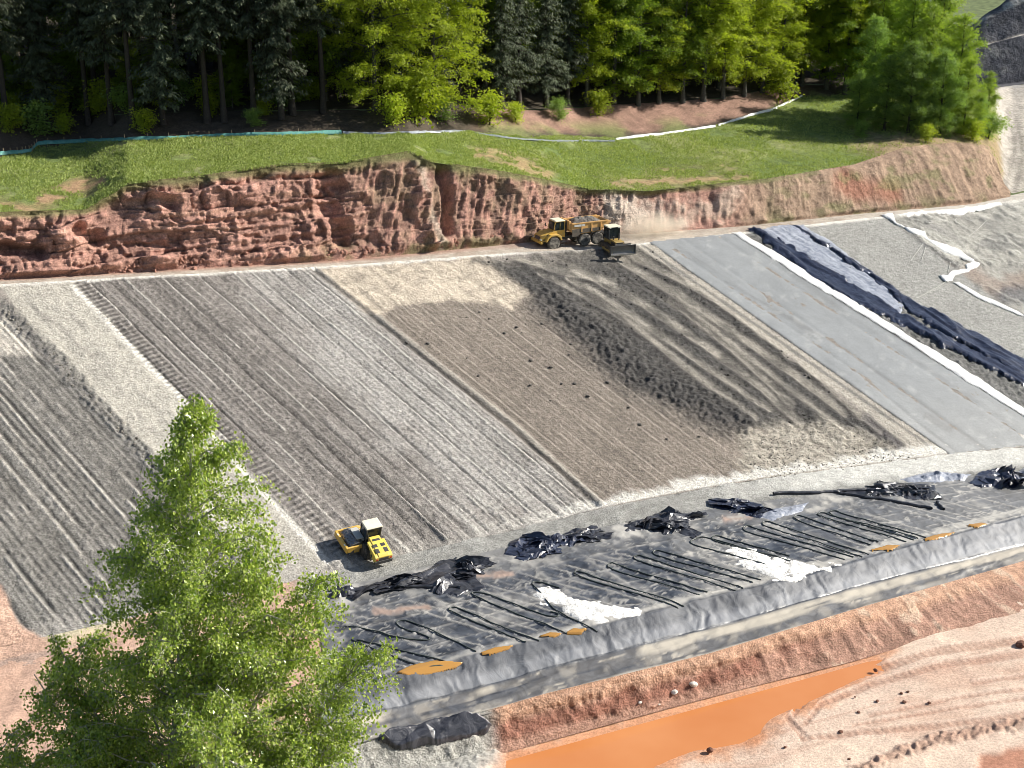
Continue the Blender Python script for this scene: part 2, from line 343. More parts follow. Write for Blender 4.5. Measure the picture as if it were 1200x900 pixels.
def slope_fields(P, X, V):
    a = P @ C3; l = P @ D3
    n1 = fbm(a * .25, l * .25, s=1, o=4); n2 = fbm(a * 1.1, l * .35, s=5, o=3); nz = n1 * 4 + n2 * 3
    nfine = fbm(a * 2.5, l * 2.5, s=9, o=2)
    col = np.empty(P.shape); col[:] = (.25, .225, .2); hgt = np.zeros(X.shape); fine = np.zeros(X.shape); cleat = np.zeros(X.shape)
    def lanes(per, seed, jit=.12):
        ph = a / per + jit * .5 * noise(a * .06, l * .05, s=seed) + .04 * noise(a * .35, l * .22, s=seed + 1); i = np.floor(ph); f = ph - i
        return i, f, _h(i.astype(np.int64), i.astype(np.int64) * 0, i.astype(np.int64) * 0 + 3, seed)
    # striped middle field
    i, f, rnd = lanes(1.9, 3)
    lite = sstep(.0, .03, f) * (1 - sstep(.07, .13, f)); dark = sstep(.12, .15, f) * (1 - sstep(.19, .25, f)); mid = sstep(.52, .55, f) * (1 - sstep(.58, .63, f))
    zc = pm([(85, 330), (370, 312), (702, 592), (640, 640), (385, 690), (385, 655), (225, 480)], X, V, 2, nz * .4)
    wear = sstep(-.35, .3, n2 + .7 * noise(np.floor(a / 1.9) * 3.1, l * .09, s=19)); lite = lite * wear; dark = dark * (.35 + .65 * sstep(-.3, .3, noise(np.floor(a / 1.9) * 5.3, l * .12, s=23))); mid = mid * (1 - wear * .6)
    st = (.74 + .46 * rnd) * (1 + .16 * n1 + .1 * noise(np.floor(a / 1.9) * 7.7, l * .05, s=29))
    cc = np.array([.2, .182, .166]) * st[..., None]; cc = mixc(cc, lite * .95, (.54, .51, .46)); cc = mixc(cc, dark * .9, (.07, .063, .056)); cc = mixc(cc, mid * .45, (.38, .35, .32)); cc *= (1 + .3 * nfine)[..., None]
    zc2 = sstep(-40, 40, pdist([(300, 318), (372, 312), (702, 592), (640, 625), (540, 590), (420, 470)], X, V) + n1 * 45)
    cc = mixc(cc, zc2 * (.3 + .3 * (1 - dark)), (.39, .375, .35))
    col = mixc(col, zc, cc); hgt += zc * (.13 * lite - .15 * dark + .07 * mid + .04 * nfine); fine = np.maximum(fine, zc * .2); cleat = np.maximum(cleat, zc * .22 * sstep(-.1, .4, noise(np.floor(a / 1.9) * 9.1, l * .07, s=25)))
    # left striped field
    i, f, rnd = lanes(1.35, 8)
    lite = sstep(0, .1, f) * (1 - sstep(.15, .3, f)); dark = sstep(.3, .4, f) * (1 - sstep(.5, .6, f))
    za = pm([(-300, 300), (-30, 345), (10, 380), (165, 528), (330, 692), (330, 800), (-300, 900)], X, V, 3, nz)
    wear = sstep(-.35, .3, n2 + .7 * noise(np.floor(a / 1.35) * 3.1, l * .09, s=33)); lite = lite * wear; dark = dark * (.4 + .6 * wear)
    ca = np.array([.2, .188, .17]) * ((.8 + .36 * rnd) * (1 + .2 * n1))[..., None]; ca = mixc(ca, lite * .85, (.45, .42, .375)); ca = mixc(ca, dark * .8, (.085, .078, .07)); ca *= (1 + .3 * nfine)[..., None]
    low = sstep(570, 720, V) * .6; ca = mixc(ca, low * (.5 + n1 * .5), (.2, .195, .18))
    col = mixc(col, za, ca); hgt += za * (.12 * lite - .12 * dark + .04 * nfine); fine = np.maximum(fine, za * .3)
    # beige strip and its rubble border
    zb = pm([(0, 335), (85, 330), (215, 465), (300, 562), (392, 660), (350, 690), (300, 690), (165, 525), (25, 372)], X, V, 2.5, nz * .6)
    cb = np.array([.4, .375, .325]) * (1 + .12 * n1 + .1 * n2)[..., None]
    cb = mixc(cb, lm([(85, 336), (215, 470), (300, 568), (385, 660)], X, V, 3, 2, nz * .5), (.62, .59, .53))
    for ln in ([(40, 360), (110, 420), (190, 520), (300, 640)], [(60, 345), (150, 440), (250, 560), (330, 650)]): cb = mixc(cb, .75 * lm(ln, X, V, 1.2, 1.2, nz * .6), (.27, .25, .22))
    col = mixc(col, zb, cb); fine *= (1 - zb); hgt += zb * .08 * n2
    rb = lm([(-60, 300), (-10, 352), (60, 412), (110, 470), (168, 528), (240, 612), (330, 700)], X, V, 9, 4, nz)
    col = mixc(col, rb * .75, (.14, .135, .125)); hgt += rb * (.1 + .22 * nfine); fine *= 1 - rb
    pa = pm([(-60, 372), (8, 372), (45, 415), (10, 416), (-60, 410)], X, V, 4, nz); col = mixc(col, pa * .8, (.5, .46, .4))
    cleat = np.maximum(cleat, lm([(93, 332), (235, 480), (395, 640)], X, V, 9, 3))
    # brown field right of the furrow
    ze = pm([(372, 312), (640, 340), (760, 450), (900, 500), (960, 560), (800, 590), (702, 592)], X, V, 2, nz * .5)
    i, f, rnd = lanes(.95, 21, .1)
    lite = sstep(0, .08, f) * (1 - sstep(.12, .25, f)); dark = sstep(.25, .3, f) * (1 - sstep(.34, .45, f))
    wear = sstep(-.3, .35, n2 + .6 * noise(np.floor(a / .95) * 3.1, l * .09, s=37)); lite = lite * wear; dark = dark * wear
    ce = np.array([.205, .175, .147]) * ((.9 + .2 * rnd) * (1 + .15 * n1))[..., None]; ce = mixc(ce, lite * .75, (.42, .37, .31)); ce = mixc(ce, dark * .75, (.09, .076, .065)); ce *= (1 + .25 * nfine)[..., None]; ce = mixc(ce, sstep(.45, .7, nfine) * .5, (.1, .09, .08))
    col = mixc(col, ze, ce); fine = fine * (1 - ze) + ze * .15; hgt = hgt * (1 - ze) + ze * (.05 * lite - .05 * dark)
    fr = lm([(368, 316), (460, 390), (600, 502), (702, 594)], X, V, 1.8, 1.4, nz * .25); col = mixc(col, fr * .8, (.1, .09, .08)); hgt -= fr * .15
    fl = lm([(374, 316), (466, 388), (606, 500), (706, 590)], X, V, 2.2, 1.5, nz * .25); col = mixc(col, fl * .6, (.42, .39, .34)); hgt += fl * .1
    # tan apron at the top
    zd = pm([(370, 314), (560, 300), (650, 335), (600, 358), (530, 350), (470, 356), (440, 372)], X, V, 4, nz * 1.5)
    cd = np.array([.47, .405, .325]) * (1 + .18 * n2 + .12 * n1)[..., None]
    rid = ridge(a * .18 + .4 * n1, l * .5, s=31, o=2); cd = mixc(cd, sstep(.72, .9, rid) * .5, (.24, .21, .17))
    col = mixc(col, zd, cd); hgt += zd * .12 * n2; fine *= 1 - zd
    # dark tipped clay with wheel ruts
    zf = pm(ZF, X, V, 5, nz * 2.2)
    cf = np.array([.078, .074, .07]) * (1 + .45 * nfine + .25 * n2)[..., None]
    hh = .13 * nfine + .16 * n2 + .2
    strips = ridge(a * .42 + .9 * noise(a * .05, l * .05, s=42), l * .03, s=41, o=2); sm_ = sstep(.62, .85, strips) * sstep(.3, -.3, n1 * 0 + n2 * .5) * sstep(620, 720, X); cf = mixc(cf, sm_ * .25, (.22, .2, .17)); hh = hh - .12 * sm_; cf = mixc(cf, (1 - sstep(.2, .42, strips)) * .5, (.08, .075, .07))
    topl = (1 - sstep(300, 322, V + 10 * n2)) * .4; cf = mixc(cf, topl * .7, (.3, .27, .23)); cf *= .86
    for ln, w in RUTS:
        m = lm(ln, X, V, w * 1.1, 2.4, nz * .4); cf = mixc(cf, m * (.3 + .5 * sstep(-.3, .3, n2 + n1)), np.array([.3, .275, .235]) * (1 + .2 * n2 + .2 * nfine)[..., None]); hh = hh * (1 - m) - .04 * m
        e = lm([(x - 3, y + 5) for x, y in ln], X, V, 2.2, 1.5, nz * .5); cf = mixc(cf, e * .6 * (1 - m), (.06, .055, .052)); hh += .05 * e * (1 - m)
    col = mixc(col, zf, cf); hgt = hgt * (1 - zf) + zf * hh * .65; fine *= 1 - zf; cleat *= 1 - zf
    nose = lm([(640, 350), (700, 400), (745, 445), (800, 468), (868, 495)], X, V, 19, 12, nz * 2); col = mixc(col, nose * .85, np.array([.058, .055, .053]) * (1 + .4 * nfine)[..., None]); hgt += nose * (.25 + .22 * nfine)
    # coarse pale clods near the slab, bright dusty toe
    zg = pm([(868, 505), (960, 498), (1045, 525), (1112, 535), (1112, 548), (900, 580), (870, 545)], X, V, 8, nz * 2)
    cg = np.array([.33, .3, .25]) * (1 + .5 * nfine + .3 * n2)[..., None]; col = mixc(col, zg * .85, cg); hgt += zg * .07 * nfine; fine *= 1 - zg
    zh = pm([(748, 287), (762, 287), (1112, 531), (1085, 538)], X, V, 3, nz * .8); col = mixc(col, zh * .8, np.array([.42, .385, .33])); hgt *= 1 - zh * .7
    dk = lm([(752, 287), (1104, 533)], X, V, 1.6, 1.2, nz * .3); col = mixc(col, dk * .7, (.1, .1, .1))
    dk = lm([(1015, 490), (1060, 530)], X, V, 5, 4, nz); col = mixc(col, dk * .7, (.11, .1, .1))
    # right of the slab
    zm = pm([(935, 262), (1032, 250), (1102, 300), (1150, 340), (1420, 500), (1420, 560), (1200, 430), (1060, 352)], X, V, 2, nz * .3); cm = np.array([.29, .285, .265]) * (1 + .1 * n1 + .15 * nfine)[..., None]
    col = mixc(col, zm, cm); fine *= 1 - zm
    zk = pm([(866, 270), (950, 262), (1065, 352), (1200, 432), (1420, 570), (1420, 620), (1200, 490)], X, V, 2); ck = np.array([.15, .148, .14]) * (1 + .4 * nfine + .3 * n2)[..., None]
    zk *= (1 - zm); col = mixc(col, zk, ck); hgt += zk * .2 * nfine; fine *= 1 - zk
    zn = pm([(1032, 250), (1210, 228), (1460, 190), (1460, 480), (1200, 372), (1148, 338), (1102, 300)], X, V, 2, nz * .5)
    sw = ridge(a * .16 + .8 * n1, l * .16 + .6 * n2, s=51, o=3)
    cn = np.array([.3, .29, .26]) * (1 + .25 * n2)[..., None]; cn = mixc(cn, sstep(.75, .92, sw) * .7, (.52, .5, .45)); cn = mixc(cn, sstep(.1, .5, -n1) * .5, (.16, .16, .155))
    br = lm([(1140, 320), (1170, 335), (1200, 330)], X, V, 10, 8, nz * 2); cn = mixc(cn, br * .45, (.26, .17, .13)); ds = lm([(1180, 345), (1205, 350)], X, V, 9, 7, nz * 2); cn = mixc(cn, ds * .7, (.1, .1, .11))
    col = mixc(col, zn, cn); hgt += zn * .35 * sstep(.5, 1, sw); fine *= 1 - zn
    # pink earth bottom left
    zp = pm([(-300, 600), (-40, 660), (0, 688), (22, 728), (48, 748), (52, 800), (-300, 960)], X, V, 4, nz); col = mixc(col, zp, np.array([.48, .315, .235]) * (1 + .2 * n2 + .15 * nfine)[..., None]); fine *= 1 - zp; hgt *= 1 - zp
    vt = V_toe(X); tw = sstep(500, 760, X); d = vt - V
    zt = sstep(0, 3, d) * (1 - sstep(8, 17, d + n2 * 9)) * tw; col = mixc(col, zt * .9, np.array([.6, .58, .53])); fine *= 1 - zt
    zt2 = (1 - sstep(2, 26, d + n2 * 12)) * (1 - tw); col = mixc(col, zt2 * .6 * (1 - zp), np.array([.34, .32, .29]))
    # scour gouges down to the toe, lower middle
    gg = ridge(a * .9, l * .05, s=61, o=2); zz = sstep(0, 60, V - 560 + (X - 520) * .1) * zc; hgt += zz * .3 * (gg - .6); col = mixc(col, zz * sstep(.75, .95, gg) * .5, (.5, .48, .44)); col = mixc(col, zz * (1 - sstep(.25, .45, gg)) * .5, (.15, .14, .13))
    flat = pm(SLAB, X, V, 3); hgt = hgt * (1 - flat)
    wt = lm([(x, float(V_top(x))) for x in range(-200, 1420, 40)], X, V, 2.6, 1.5, nz * .25); col = mixc(col, wt * (.85 - .5 * sstep(590, 640, X) * (1 - sstep(700, 760, X))), np.array([.66, .63, .57]))
    hgt = hgt + .05 * n1 + .03 * nfine
    return np.clip(col, .02, .85), hgt, fine, cleat, a, l
P, X, V, T = section(Xs, 'toe', 'top', 330)
col, hgt, fine, cleat, a_, l_ = slope_fields(P, X, V)
edge = np.minimum(sstep(0, .02, T), 1)
P = P + (hgt * edge)[..., None] * NS
M_slope = terrain_mat('slope_soil', (1.7, 5.0), (.76, 1.24), .85, .14, rows=True)
grid('slope', P, M_slope, True, col, {'rowuv': np.stack([a_, l_, a_ * 0], -1), 'fine': fine, 'cleat': cleat})['kind'] = 'structure'
# top track between slope and cliff
M_earth = terrain_mat('earth', (1.0, 5.5), (.78, 1.22), .6, .2)
P, X, V, T = section(np.arange(-190, 1392, 2.5), 'top', 'foot', 12, .0, .2)
n1 = fbm(P[..., 0] * .6, P[..., 1] * .6, s=71)
col = np.empty(P.shape); col[:] = (.42, .37, .31); col = mixc(col, sstep(-.1, .5, n1) * .5, (.3, .22, .17)); col = mixc(col, sstep(.35, .9, T) * (1 - sstep(480, 700, X)) * .7, (.33, .17, .12)); col = mixc(col, sstep(980, 1100, X) * .8, (.5, .47, .42))
P[..., 2] += .04 * n1 - .02
grid('path', P, M_earth, True, col)['kind'] = 'structure'
# ------------------------------------------------------------------ 2  the red cliff
Xc = np.arange(-190, 1250, 1.5)
P, X, V, T = section(Xc, 'foot', 'crs', 110, .03, .02)
cs = dict(zip(CN, curves(Xc)))
s_ = P[..., :2] @ EH; z_ = P[..., 2]; base = cs['foot'][..., 2]; Hc = np.maximum(cs['crs'][..., 2] - base, .05)
big = fbm(s_ * .11, z_ * .05, s=81, o=3); mid = fbm(s_ * .42, z_ * .3, s=83, o=4); fin = fbm(s_ * 1.3, z_ * 1.1, s=85, o=3)
cell = ridge(s_ * .33 + .5 * mid, z_ * .42 + .3 * big, s=87, o=3)           # blocky joints
flute = ridge(s_ * 1.15 - z_ * .45 + .5 * mid, z_ * .13, s=89, o=2)           # excavator-teeth furrows
wl = 1 - sstep(390, 450, X); wr = sstep(690, 760, X); wm = np.clip(1 - wl - wr, 0, 1)
ledge = ridge(s_ * .03, z_ * .75 + .5 * big, s=91, o=2)
def blocks(sx, zx, w, h, seed):
    wz = zx / h + .35 * noise(sx * .25, zx * .1, s=seed); iz = np.floor(wz).astype(np.int64); sh = _h(iz, iz * 0 + 1, iz * 0, seed) * 5
    ws = sx / w + sh + .25 * noise(sx * .3, zx * .5, s=seed + 1); i_ = np.floor(ws).astype(np.int64); r = _h(i_, iz, iz * 0 + 2, seed + 2); e = np.minimum(np.minimum(wz - iz, 1 - wz + iz) * h, np.minimum(ws - i_, 1 - ws + i_) * w)
    return r - .5 + .35 * ((wz - iz) - .5), 1 - sstep(.0, .16, e)
b1, j1 = blocks(s_ + 1.2 * mid + z_ * .25, z_ + .9 * big + .3 * mid, 4.2, 2.3, 881); b2, j2 = blocks(s_ + .4 * mid, z_ + .3 * mid, 1.1, .75, 885)
out = 1.5 * big * (1 - .5 * wr) + wl * (.75 * mid + 1.25 * b1 + .3 * b2 - .15 * j1 - .04 * j2 - .5 * sstep(.74, .9, cell) + .4 * sstep(.5, .9, ledge)) + wm * (.6 * mid + .6 * (flute - .55) + .3 * b2 + .3 * b1) + wr * (.5 * mid + .5 * (flute - .55)) + .15 * fin + .16 * (ridge(s_ * 1.1 + .6 * mid, z_ * 1.0, s=88, o=2) - .6) * (wl + .4)
hol = lm([(383, 212), (386, 240)], X, V, 13, 9, mid * 6) + lm([(398, 262), (402, 278)], X, V, 9, 7, mid * 5) + lm([(92, 272), (112, 280)], X, V, 9, 6, mid * 6) + lm([(178, 233), (200, 238)], X, V, 7, 5, mid * 5) + lm([(10, 290), (50, 296)], X, V, 6, 5, mid * 6) + lm([(520, 190), (525, 270)], X, V, 6, 5, mid * 4)
out -= 1.9 * np.clip(hol, 0, 1)
rib = lm([(487, 185), (497, 240), (510, 285)], X, V, 9, 8, mid * 4); out += rib * (.55 + .6 * b2 + .5 * b1)
env = sstep(0, .10, T) * (1 - .75 * sstep(.9, 1.0, T)) * np.clip(Hc / 5, 0, 1)
tal = (1 - sstep(0, .22, T)) * .9 * (1 - wr * .4)                              # talus at the foot
nrm = np.stack([-NH[0] * np.ones_like(X), -NH[1] * np.ones_like(X), .3 * np.ones_like(X)], -1)
P = P + (out * env + tal * env * .6)[..., None] * nrm
red = np.empty(P.shape); red[:] = (.35, .185, .145)
red = red * (1 + .3 * mid + .18 * big + .22 * fin)[..., None]
red = mixc(red, sstep(.1, .6, fbm(s_ * .12, z_ * 1.6, s=93)) * .5, (.46, .28, .2)); red *= (1 + .35 * b2 * wl + .25 * b1 * wl)[..., None]; red = mixc(red, (j1 * .3 + j2 * .12) * wl, (.16, .08, .06)); red = red * 1.4; red = mixc(red, np.full(X.shape, .15), (.45, .34, .28))
red = mixc(red, wm * .5 * (1 - sstep(.55, .8, flute)), (.16, .12, .09))
red = mixc(red, wm * sstep(.0, .4, fbm(s_ * .5, z_ * .4, s=94)) * .4, (.24, .2, .12))
tan = np.array([.31, .235, .165]) * (1 + .25 * mid + .3 * (flute - .6) + .2 * fin)[..., None]
red = mixc(red, sstep(820, 900, X + 60 * big) * .8, tan)
rx = lm([(985, 215), (1010, 222), (1040, 225)], X, V, 13, 10, mid * 10); red = mixc(red, rx * .7, (.36, .15, .1))
wv = lm([(492, 190), (503, 235), (516, 285)], X, V, 5, 5, mid * 8 + fin * 4); red = mixc(red, wv * .7, (.55, .46, .38))
wp = pm([(705, 222), (765, 226), (790, 262), (700, 270)], X, V, 14, mid * 25 + fin * 16); red = mixc(red, wp * .75, (.6, .53, .45)); wp = pm([(800, 225), (860, 222), (850, 262), (800, 262)], X, V, 14, mid * 25 + fin * 16 - 6); red = mixc(red, wp * .6, (.55, .46, .37))
gr = sstep(.05, .45, fbm(s_ * .35, z_ * .5, s=95)) * (1 - sstep(.02, .3, T)) * sstep(250, 420, X); red = mixc(red, gr * .55, (.14, .16, .06))
gr = sstep(.1, .45, fbm(s_ * .3, z_ * .6, s=97)) * sstep(860, 960, X); red = mixc(red, gr * .6, (.19, .2, .085))
gt = sstep(.86 + .1 * mid, .98, T) * (1 - sstep(880, 960, X)); red = mixc(red, gt * .8, (.15, .17, .06))
M_cliff = terrain_mat('cliff_rock', (1.8, 7), (.66, 1.34), 1.0, .3)
grid('cliff', P, M_cliff, True, np.clip(red, .02, .8), keep=np.broadcast_to((Hc > .4), X.shape))['kind'] = 'structure'
# ------------------------------------------------------------------ 3  grass bench, forest floor
P, X, V, T = section(np.arange(-190, 1392, 2.5), 'crs', 'fen', 60, .0, .02)
xx, yy = P[..., 0], P[..., 1]; n1 = fbm(xx * .12, yy * .12, s=101); n2 = fbm(xx * .7, yy * .7, s=103)
g = np.empty(P.shape); g[:] = (.19, .235, .075); g = mixc(g, sstep(-.1, .5, n1 + .4 * n2) * .7, (.29, .29, .13)); g = mixc(g, sstep(.05, .4, -n1 + .5 * n2) * .5, (.09, .14, .04)); g *= (1 + .3 * n2)[..., None]
bare = lm([(50, 232), (70, 226), (95, 216), (115, 212)], X, V, 11, 7, n2 * 9) + .8 * lm([(0, 240), (40, 246)], X, V, 8, 7, n2 * 9) + lm([(560, 180), (590, 185), (640, 203)], X, V, 10, 10, n2 * 12) * .8 + .8 * lm([(720, 216), (800, 212), (880, 207)], X, V, 5, 5, n2 * 6) + .5 * lm([(760, 200), (860, 196)], X, V, 7, 7, n2 * 8)
bare = np.clip(bare * (.35 + .9 * sstep(-.25, .35, n2 + .3 * n1)), 0, 1) * .85; g = mixc(g, bare, np.array([.4, .24, .15]) * (1 + .2 * n2)[..., None])
tg = sstep(980, 1060, X + n1 * 60) * sstep(-8, 8, V - 158 + n2 * 8); g = mixc(g, tg * .8, np.array([.36, .25, .16]) * (1 + .3 * n2)[..., None])
ROAD = [(1163, 108), (1172, 100), (1420, 70), (1420, 205), (1200, 232), (1120, 252), (1176, 206), (1172, 170)]
rd = pm(ROAD, X, V, 3, n2 * 4); rc = np.array([.42, .385, .34]) * (1 + .25 * n1 + .2 * n2)[..., None]
for ln in ([(1180, 130), (1190, 170), (1178, 220)], [(1192, 140), (1200, 180), (1190, 222)]): rc = mixc(rc, .6 * lm(ln, X, V, 2.5, 2, n2 * 3), (.2, .18, .16))
g = mixc(g, rd, rc); P[..., 2] += (.25 * n1 + .12 * n2) * sstep(0, .1, T) * (1 - rd)
M_grass = terrain_mat('turf', (1.4, 7.0), (.6, 1.4), .8, .3)
grid('grass_bank', P, M_grass, True, g)['kind'] = 'structure'
bank_keep = (g, bare, tg, rd, X, V, P)
Xq = np.arange(-190, 1392, 4.)
P, X, V, T = section(Xq, 'fen', 'frs', 30, .03, .02)
xx, yy = P[..., 0], P[..., 1]; n1 = fbm(xx * .2, yy * .2, s=111); n2 = fbm(xx * .9, yy * .9, s=113)
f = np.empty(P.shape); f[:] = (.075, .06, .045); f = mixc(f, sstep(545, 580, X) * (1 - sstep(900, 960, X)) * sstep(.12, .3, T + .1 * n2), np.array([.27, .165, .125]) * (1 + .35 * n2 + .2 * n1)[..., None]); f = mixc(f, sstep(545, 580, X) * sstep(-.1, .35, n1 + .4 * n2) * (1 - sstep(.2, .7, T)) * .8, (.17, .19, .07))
f = mixc(f, pm(ROAD, X, V, 3, n2 * 4), (.36, .34, .31)); P[..., 2] += .3 * n1 + .15 * n2 - .15
grid('forest_bank', P, M_earth, True, f)['kind'] = 'structure'
cs = dict(zip(CN, curves(Xq))); t = np.linspace(0, 1, 60)[:, None, None]; P = cs['frs'] + t * (cs['far'] - cs['frs']); P[..., 2] += 1.2 * fbm(P[..., 0] * .05, P[..., 1] * .05, s=115) * t[..., 0]
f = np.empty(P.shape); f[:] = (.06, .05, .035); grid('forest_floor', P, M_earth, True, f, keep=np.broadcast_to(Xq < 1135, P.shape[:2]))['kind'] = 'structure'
# hills that close the view behind the forest and at the right
def ridge_hill(name, pts, depth, col, mat, hgt_n, seed, zb):
    """pts: crest line (x, y, z) in metres; the near face falls to zb over `depth` metres"""
    pts = np.asarray(pts, float); u = np.linspace(0, len(pts) - 1, 160); cr = np.stack([np.interp(u, np.arange(len(pts)), pts[:, k]) for k in range(3)], -1)
    t = np.linspace(-.6, 1, 90)[:, None]; nx = np.array([.25, -.97])
    P = np.empty((90, 160, 3)); P[..., :2] = cr[None, :, :2] + (t * depth)[..., None] * nx; P[..., 2] = np.where(t >= 0, cr[None, :, 2] + (zb - cr[None, :, 2]) * np.clip(t, 0, 1) ** 1.1, cr[None, :, 2] + t * 14)
    n = fbm(P[..., 0] * .03, P[..., 1] * .03, P[..., 2] * .05, s=seed, o=5); P[..., 2] += hgt_n * n
    c = np.empty(P.shape); c[:] = col; c *= (1 + .35 * fbm(P[..., 0] * .06, P[..., 1] * .06, s=seed + 3))[..., None]
    return grid(name, P, mat, True, np.clip(c, .01, .8))
def at_dist(X, V, y): d = ray(np.array([X]), np.array([V]))[0]; return C0 + d * (y / d[1])
ridge_hill('far_hill', [at_dist(-700, -120, 560), at_dist(100, -120, 560), at_dist(600, -110, 560), at_dist(1000, -90, 560), at_dist(1140, -50, 540), at_dist(1300, -60, 540), at_dist(1900, -60, 540)], 150, (.2, .26, .09), M_grass, 3, 121, 30)['kind'] = 'structure'
# spoil heap: a steep face turned away from the sun
hx = np.arange(985, 1560, 3.); hp = []
crest = kn((1085, 60), (1120, 44), (1148, 25), (1165, 10), (1190, -6), (1260, -40), (1560, -80)); basev = kn((985, 116), (1085, 110), (1150, 102), (1200, 96), (1560, 56))
t = np.linspace(0, 1, 120)[:, None]
yb = 315 + (hx - 1085) * .03; A = np.array([at_dist(x, v, y) for x, v, y in zip(hx, basev(hx), yb)]); B = np.array([at_dist(x, v, y) for x, v, y in zip(hx + 62, crest(hx + 62), yb + 17)])
prof = np.interp(t, [0, .38, .47, .92, 1], [0, .44, .45, 1.0, 1.0]); P = A + np.stack([t * 1.0, t, prof], -1) * (B - A)
fr_ = dict(zip(CN, curves(hx)))['frs']; fr_ = fr_ + np.array([0, 0, -.1]); tt_ = np.linspace(0, 1, 12)[:-1, None, None]; P = np.concatenate([fr_ + tt_ * (P[0] - fr_), P]); t = np.concatenate([np.zeros((11, 1)), t])
n = fbm(P[..., 0] * .05, P[..., 1] * .05, P[..., 2] * .05, s=131, o=5); n2 = fbm(P[..., 0] * .3, P[..., 1] * .2, P[..., 2] * .3, s=133); P[..., 2] += (1.4 * n + .7 * n2) * sstep(0, .06, t)
c = np.empty(P.shape); c[:] = (.085, .085, .095); c = mixc(c, sstep(.38, .42, t) * (1 - sstep(.46, .5, t)) * .8 * np.ones_like(P[..., 0]), (.5, .45, .38)); c = mixc(c, sstep(.25, .5, n2 + n * .6) * .35, (.3, .29, .27)); c = mixc(c, sstep(.78, .84, t + .06 * n2) * (1 - sstep(.87, .93, t + .06 * n2)) * sstep(-.1, .3, n2) * .8, (.4, .39, .36))
M_spoil = terrain_mat('spoil', (.3, 1.2), (.8, 1.2), .5, .5); grid('spoil_hill', P, M_spoil, True, c)['kind'] = 'structure'
# ------------------------------------------------------------------ 4  the lower ground: toe band, liner bed, red bank, mud
P, X, V, T = section(np.arange(-190, 1392, 2.0), 'lin', 'toe', 24, 1.0, .05)
xx, yy = P[..., 0], P[..., 1]; n1 = fbm(xx * .5, yy * .5, s=141); n2 = fbm(xx * 1.8, yy * 1.8, s=143)
c = np.empty(P.shape); c[:] = (.27, .265, .245); c *= (1 + .2 * n1 + .2 * n2)[..., None]; c = mixc(c, (1 - sstep(330, 372, X + 10 * n1)) , np.array([.48, .315, .235]) * (1 + .15 * n2)[..., None]); c = mixc(c, sstep(780, 1000, X) * sstep(.1, .45, T + .25 * n1) * .85, (.56, .55, .51)); c = mixc(c, (1 - sstep(.0, .2, T + .1 * n2)) * .4, (.17, .17, .165))
c = mixc(c, lm([(70, 745), (100, 725), (130, 722)], X, V, 14, 10, n1 * 8), (.5, .44, .3))
P[..., 2] += .08 * n1 + .06 * n2
grid('toe_path', P, M_earth, True, c)['kind'] = 'structure'
P, X, V, T = section(np.arange(-190, 1392, 4.0), 'lip', 'lin', 40, 0, .0)
def lowcol(P, X, V):
    xx, yy = P[..., 0], P[..., 1]; n1 = fbm(xx * .18, yy * .18, s=151); n2 = fbm(xx * .9, yy * .9, s=153)
    c = np.empty(P.shape); c[:] = (.48, .315, .235); c *= (1 + .15 * n1 + .12 * n2)[..., None]; c = mixc(c, sstep(.1, .5, n1) * .5, (.56, .4, .29)); c = mixc(c, sstep(.1, .5, -n1 + .3 * n2) * .5, (.38, .17, .11)); return c, n1, n2
c, n1, n2 = lowcol(P, X, V); P[..., 2] += (.3 * n1 + .12 * n2) * (1 - sstep(330, 400, X)) - .12 * sstep(330, 400, X); M_mud = terrain_mat('mud', (.8, 4.5), (.85, 1.15), .5, .12)
grid('earth_bed', P, M_mud, True, c)['kind'] = 'structure'
sa = section(np.arange(-190, 1392, 3.0), 'btp', 'flk', 10); sb = section(np.arange(-190, 1392, 3.0), 'flk', 'lip', 16, 0, .02)
P, X, V = [np.concatenate([sa[i], sb[i][1:]]) for i in range(3)]
c, n1, n2 = lowcol(P, X, V); P[..., 2] += .1 * n2 - .1 - .3 * sstep(350, 390, X)
grid('earth_step', P, M_mud, True, c)['kind'] = 'structure'
# red bank above the pool
P, X, V, T = section(np.arange(-190, 1392, 1.5), 'bbt', 'btp', 60, .06, .12)
s_ = P[..., :2] @ EH; z_ = P[..., 2]; mid = fbm(s_ * .5, z_ * .8, s=161, o=4); fin = fbm(s_ * 1.8, z_ * 2, s=163, o=3); rg = ridge(s_ * .8 + .4 * mid, z_ * .3, s=165, o=3)
c = np.empty(P.shape); c[:] = (.38, .225, .165); c *= (1 + .3 * mid + .25 * fin)[..., None]
dkb = (1 - sstep(840, 960, X + 80 * mid)) * sstep(.1, .35, T) * (1 - sstep(.55, .75, T + .2 * mid)); c = mixc(c, dkb * .65, np.array([.2, .075, .05]) * (1 + .4 * fin)[..., None])
c = mixc(c, sstep(.6, .85, T + .12 * mid) * .8, np.array([.5, .31, .21]) * (1 + .15 * fin)[..., None]); c = mixc(c, sstep(.2, .5, fin + .5 * mid) * sstep(900, 1000, X) * .6, (.56, .44, .33))
lf = 1 - sstep(560, 590, X + 14 * mid); c = mixc(c, lf, np.array([.33, .32, .29]) * (1 + .25 * fin)[..., None])
env = sstep(0, .12, T) * (1 - sstep(.9, 1.05, T)); out = (.22 * mid + .16 * (rg - .6) + .12 * fin) * env + .25 * sstep(.6, .9, T) * (1 - lf)
P = P + out[..., None] * np.array([-NH[0], -NH[1], .6])
M_bank = terrain_mat('red_bank', (1.6, 6.), (.75, 1.25), .8, .2); grid('red_bank', P, M_bank, True, np.clip(c, .02, .8))['kind'] = 'structure'
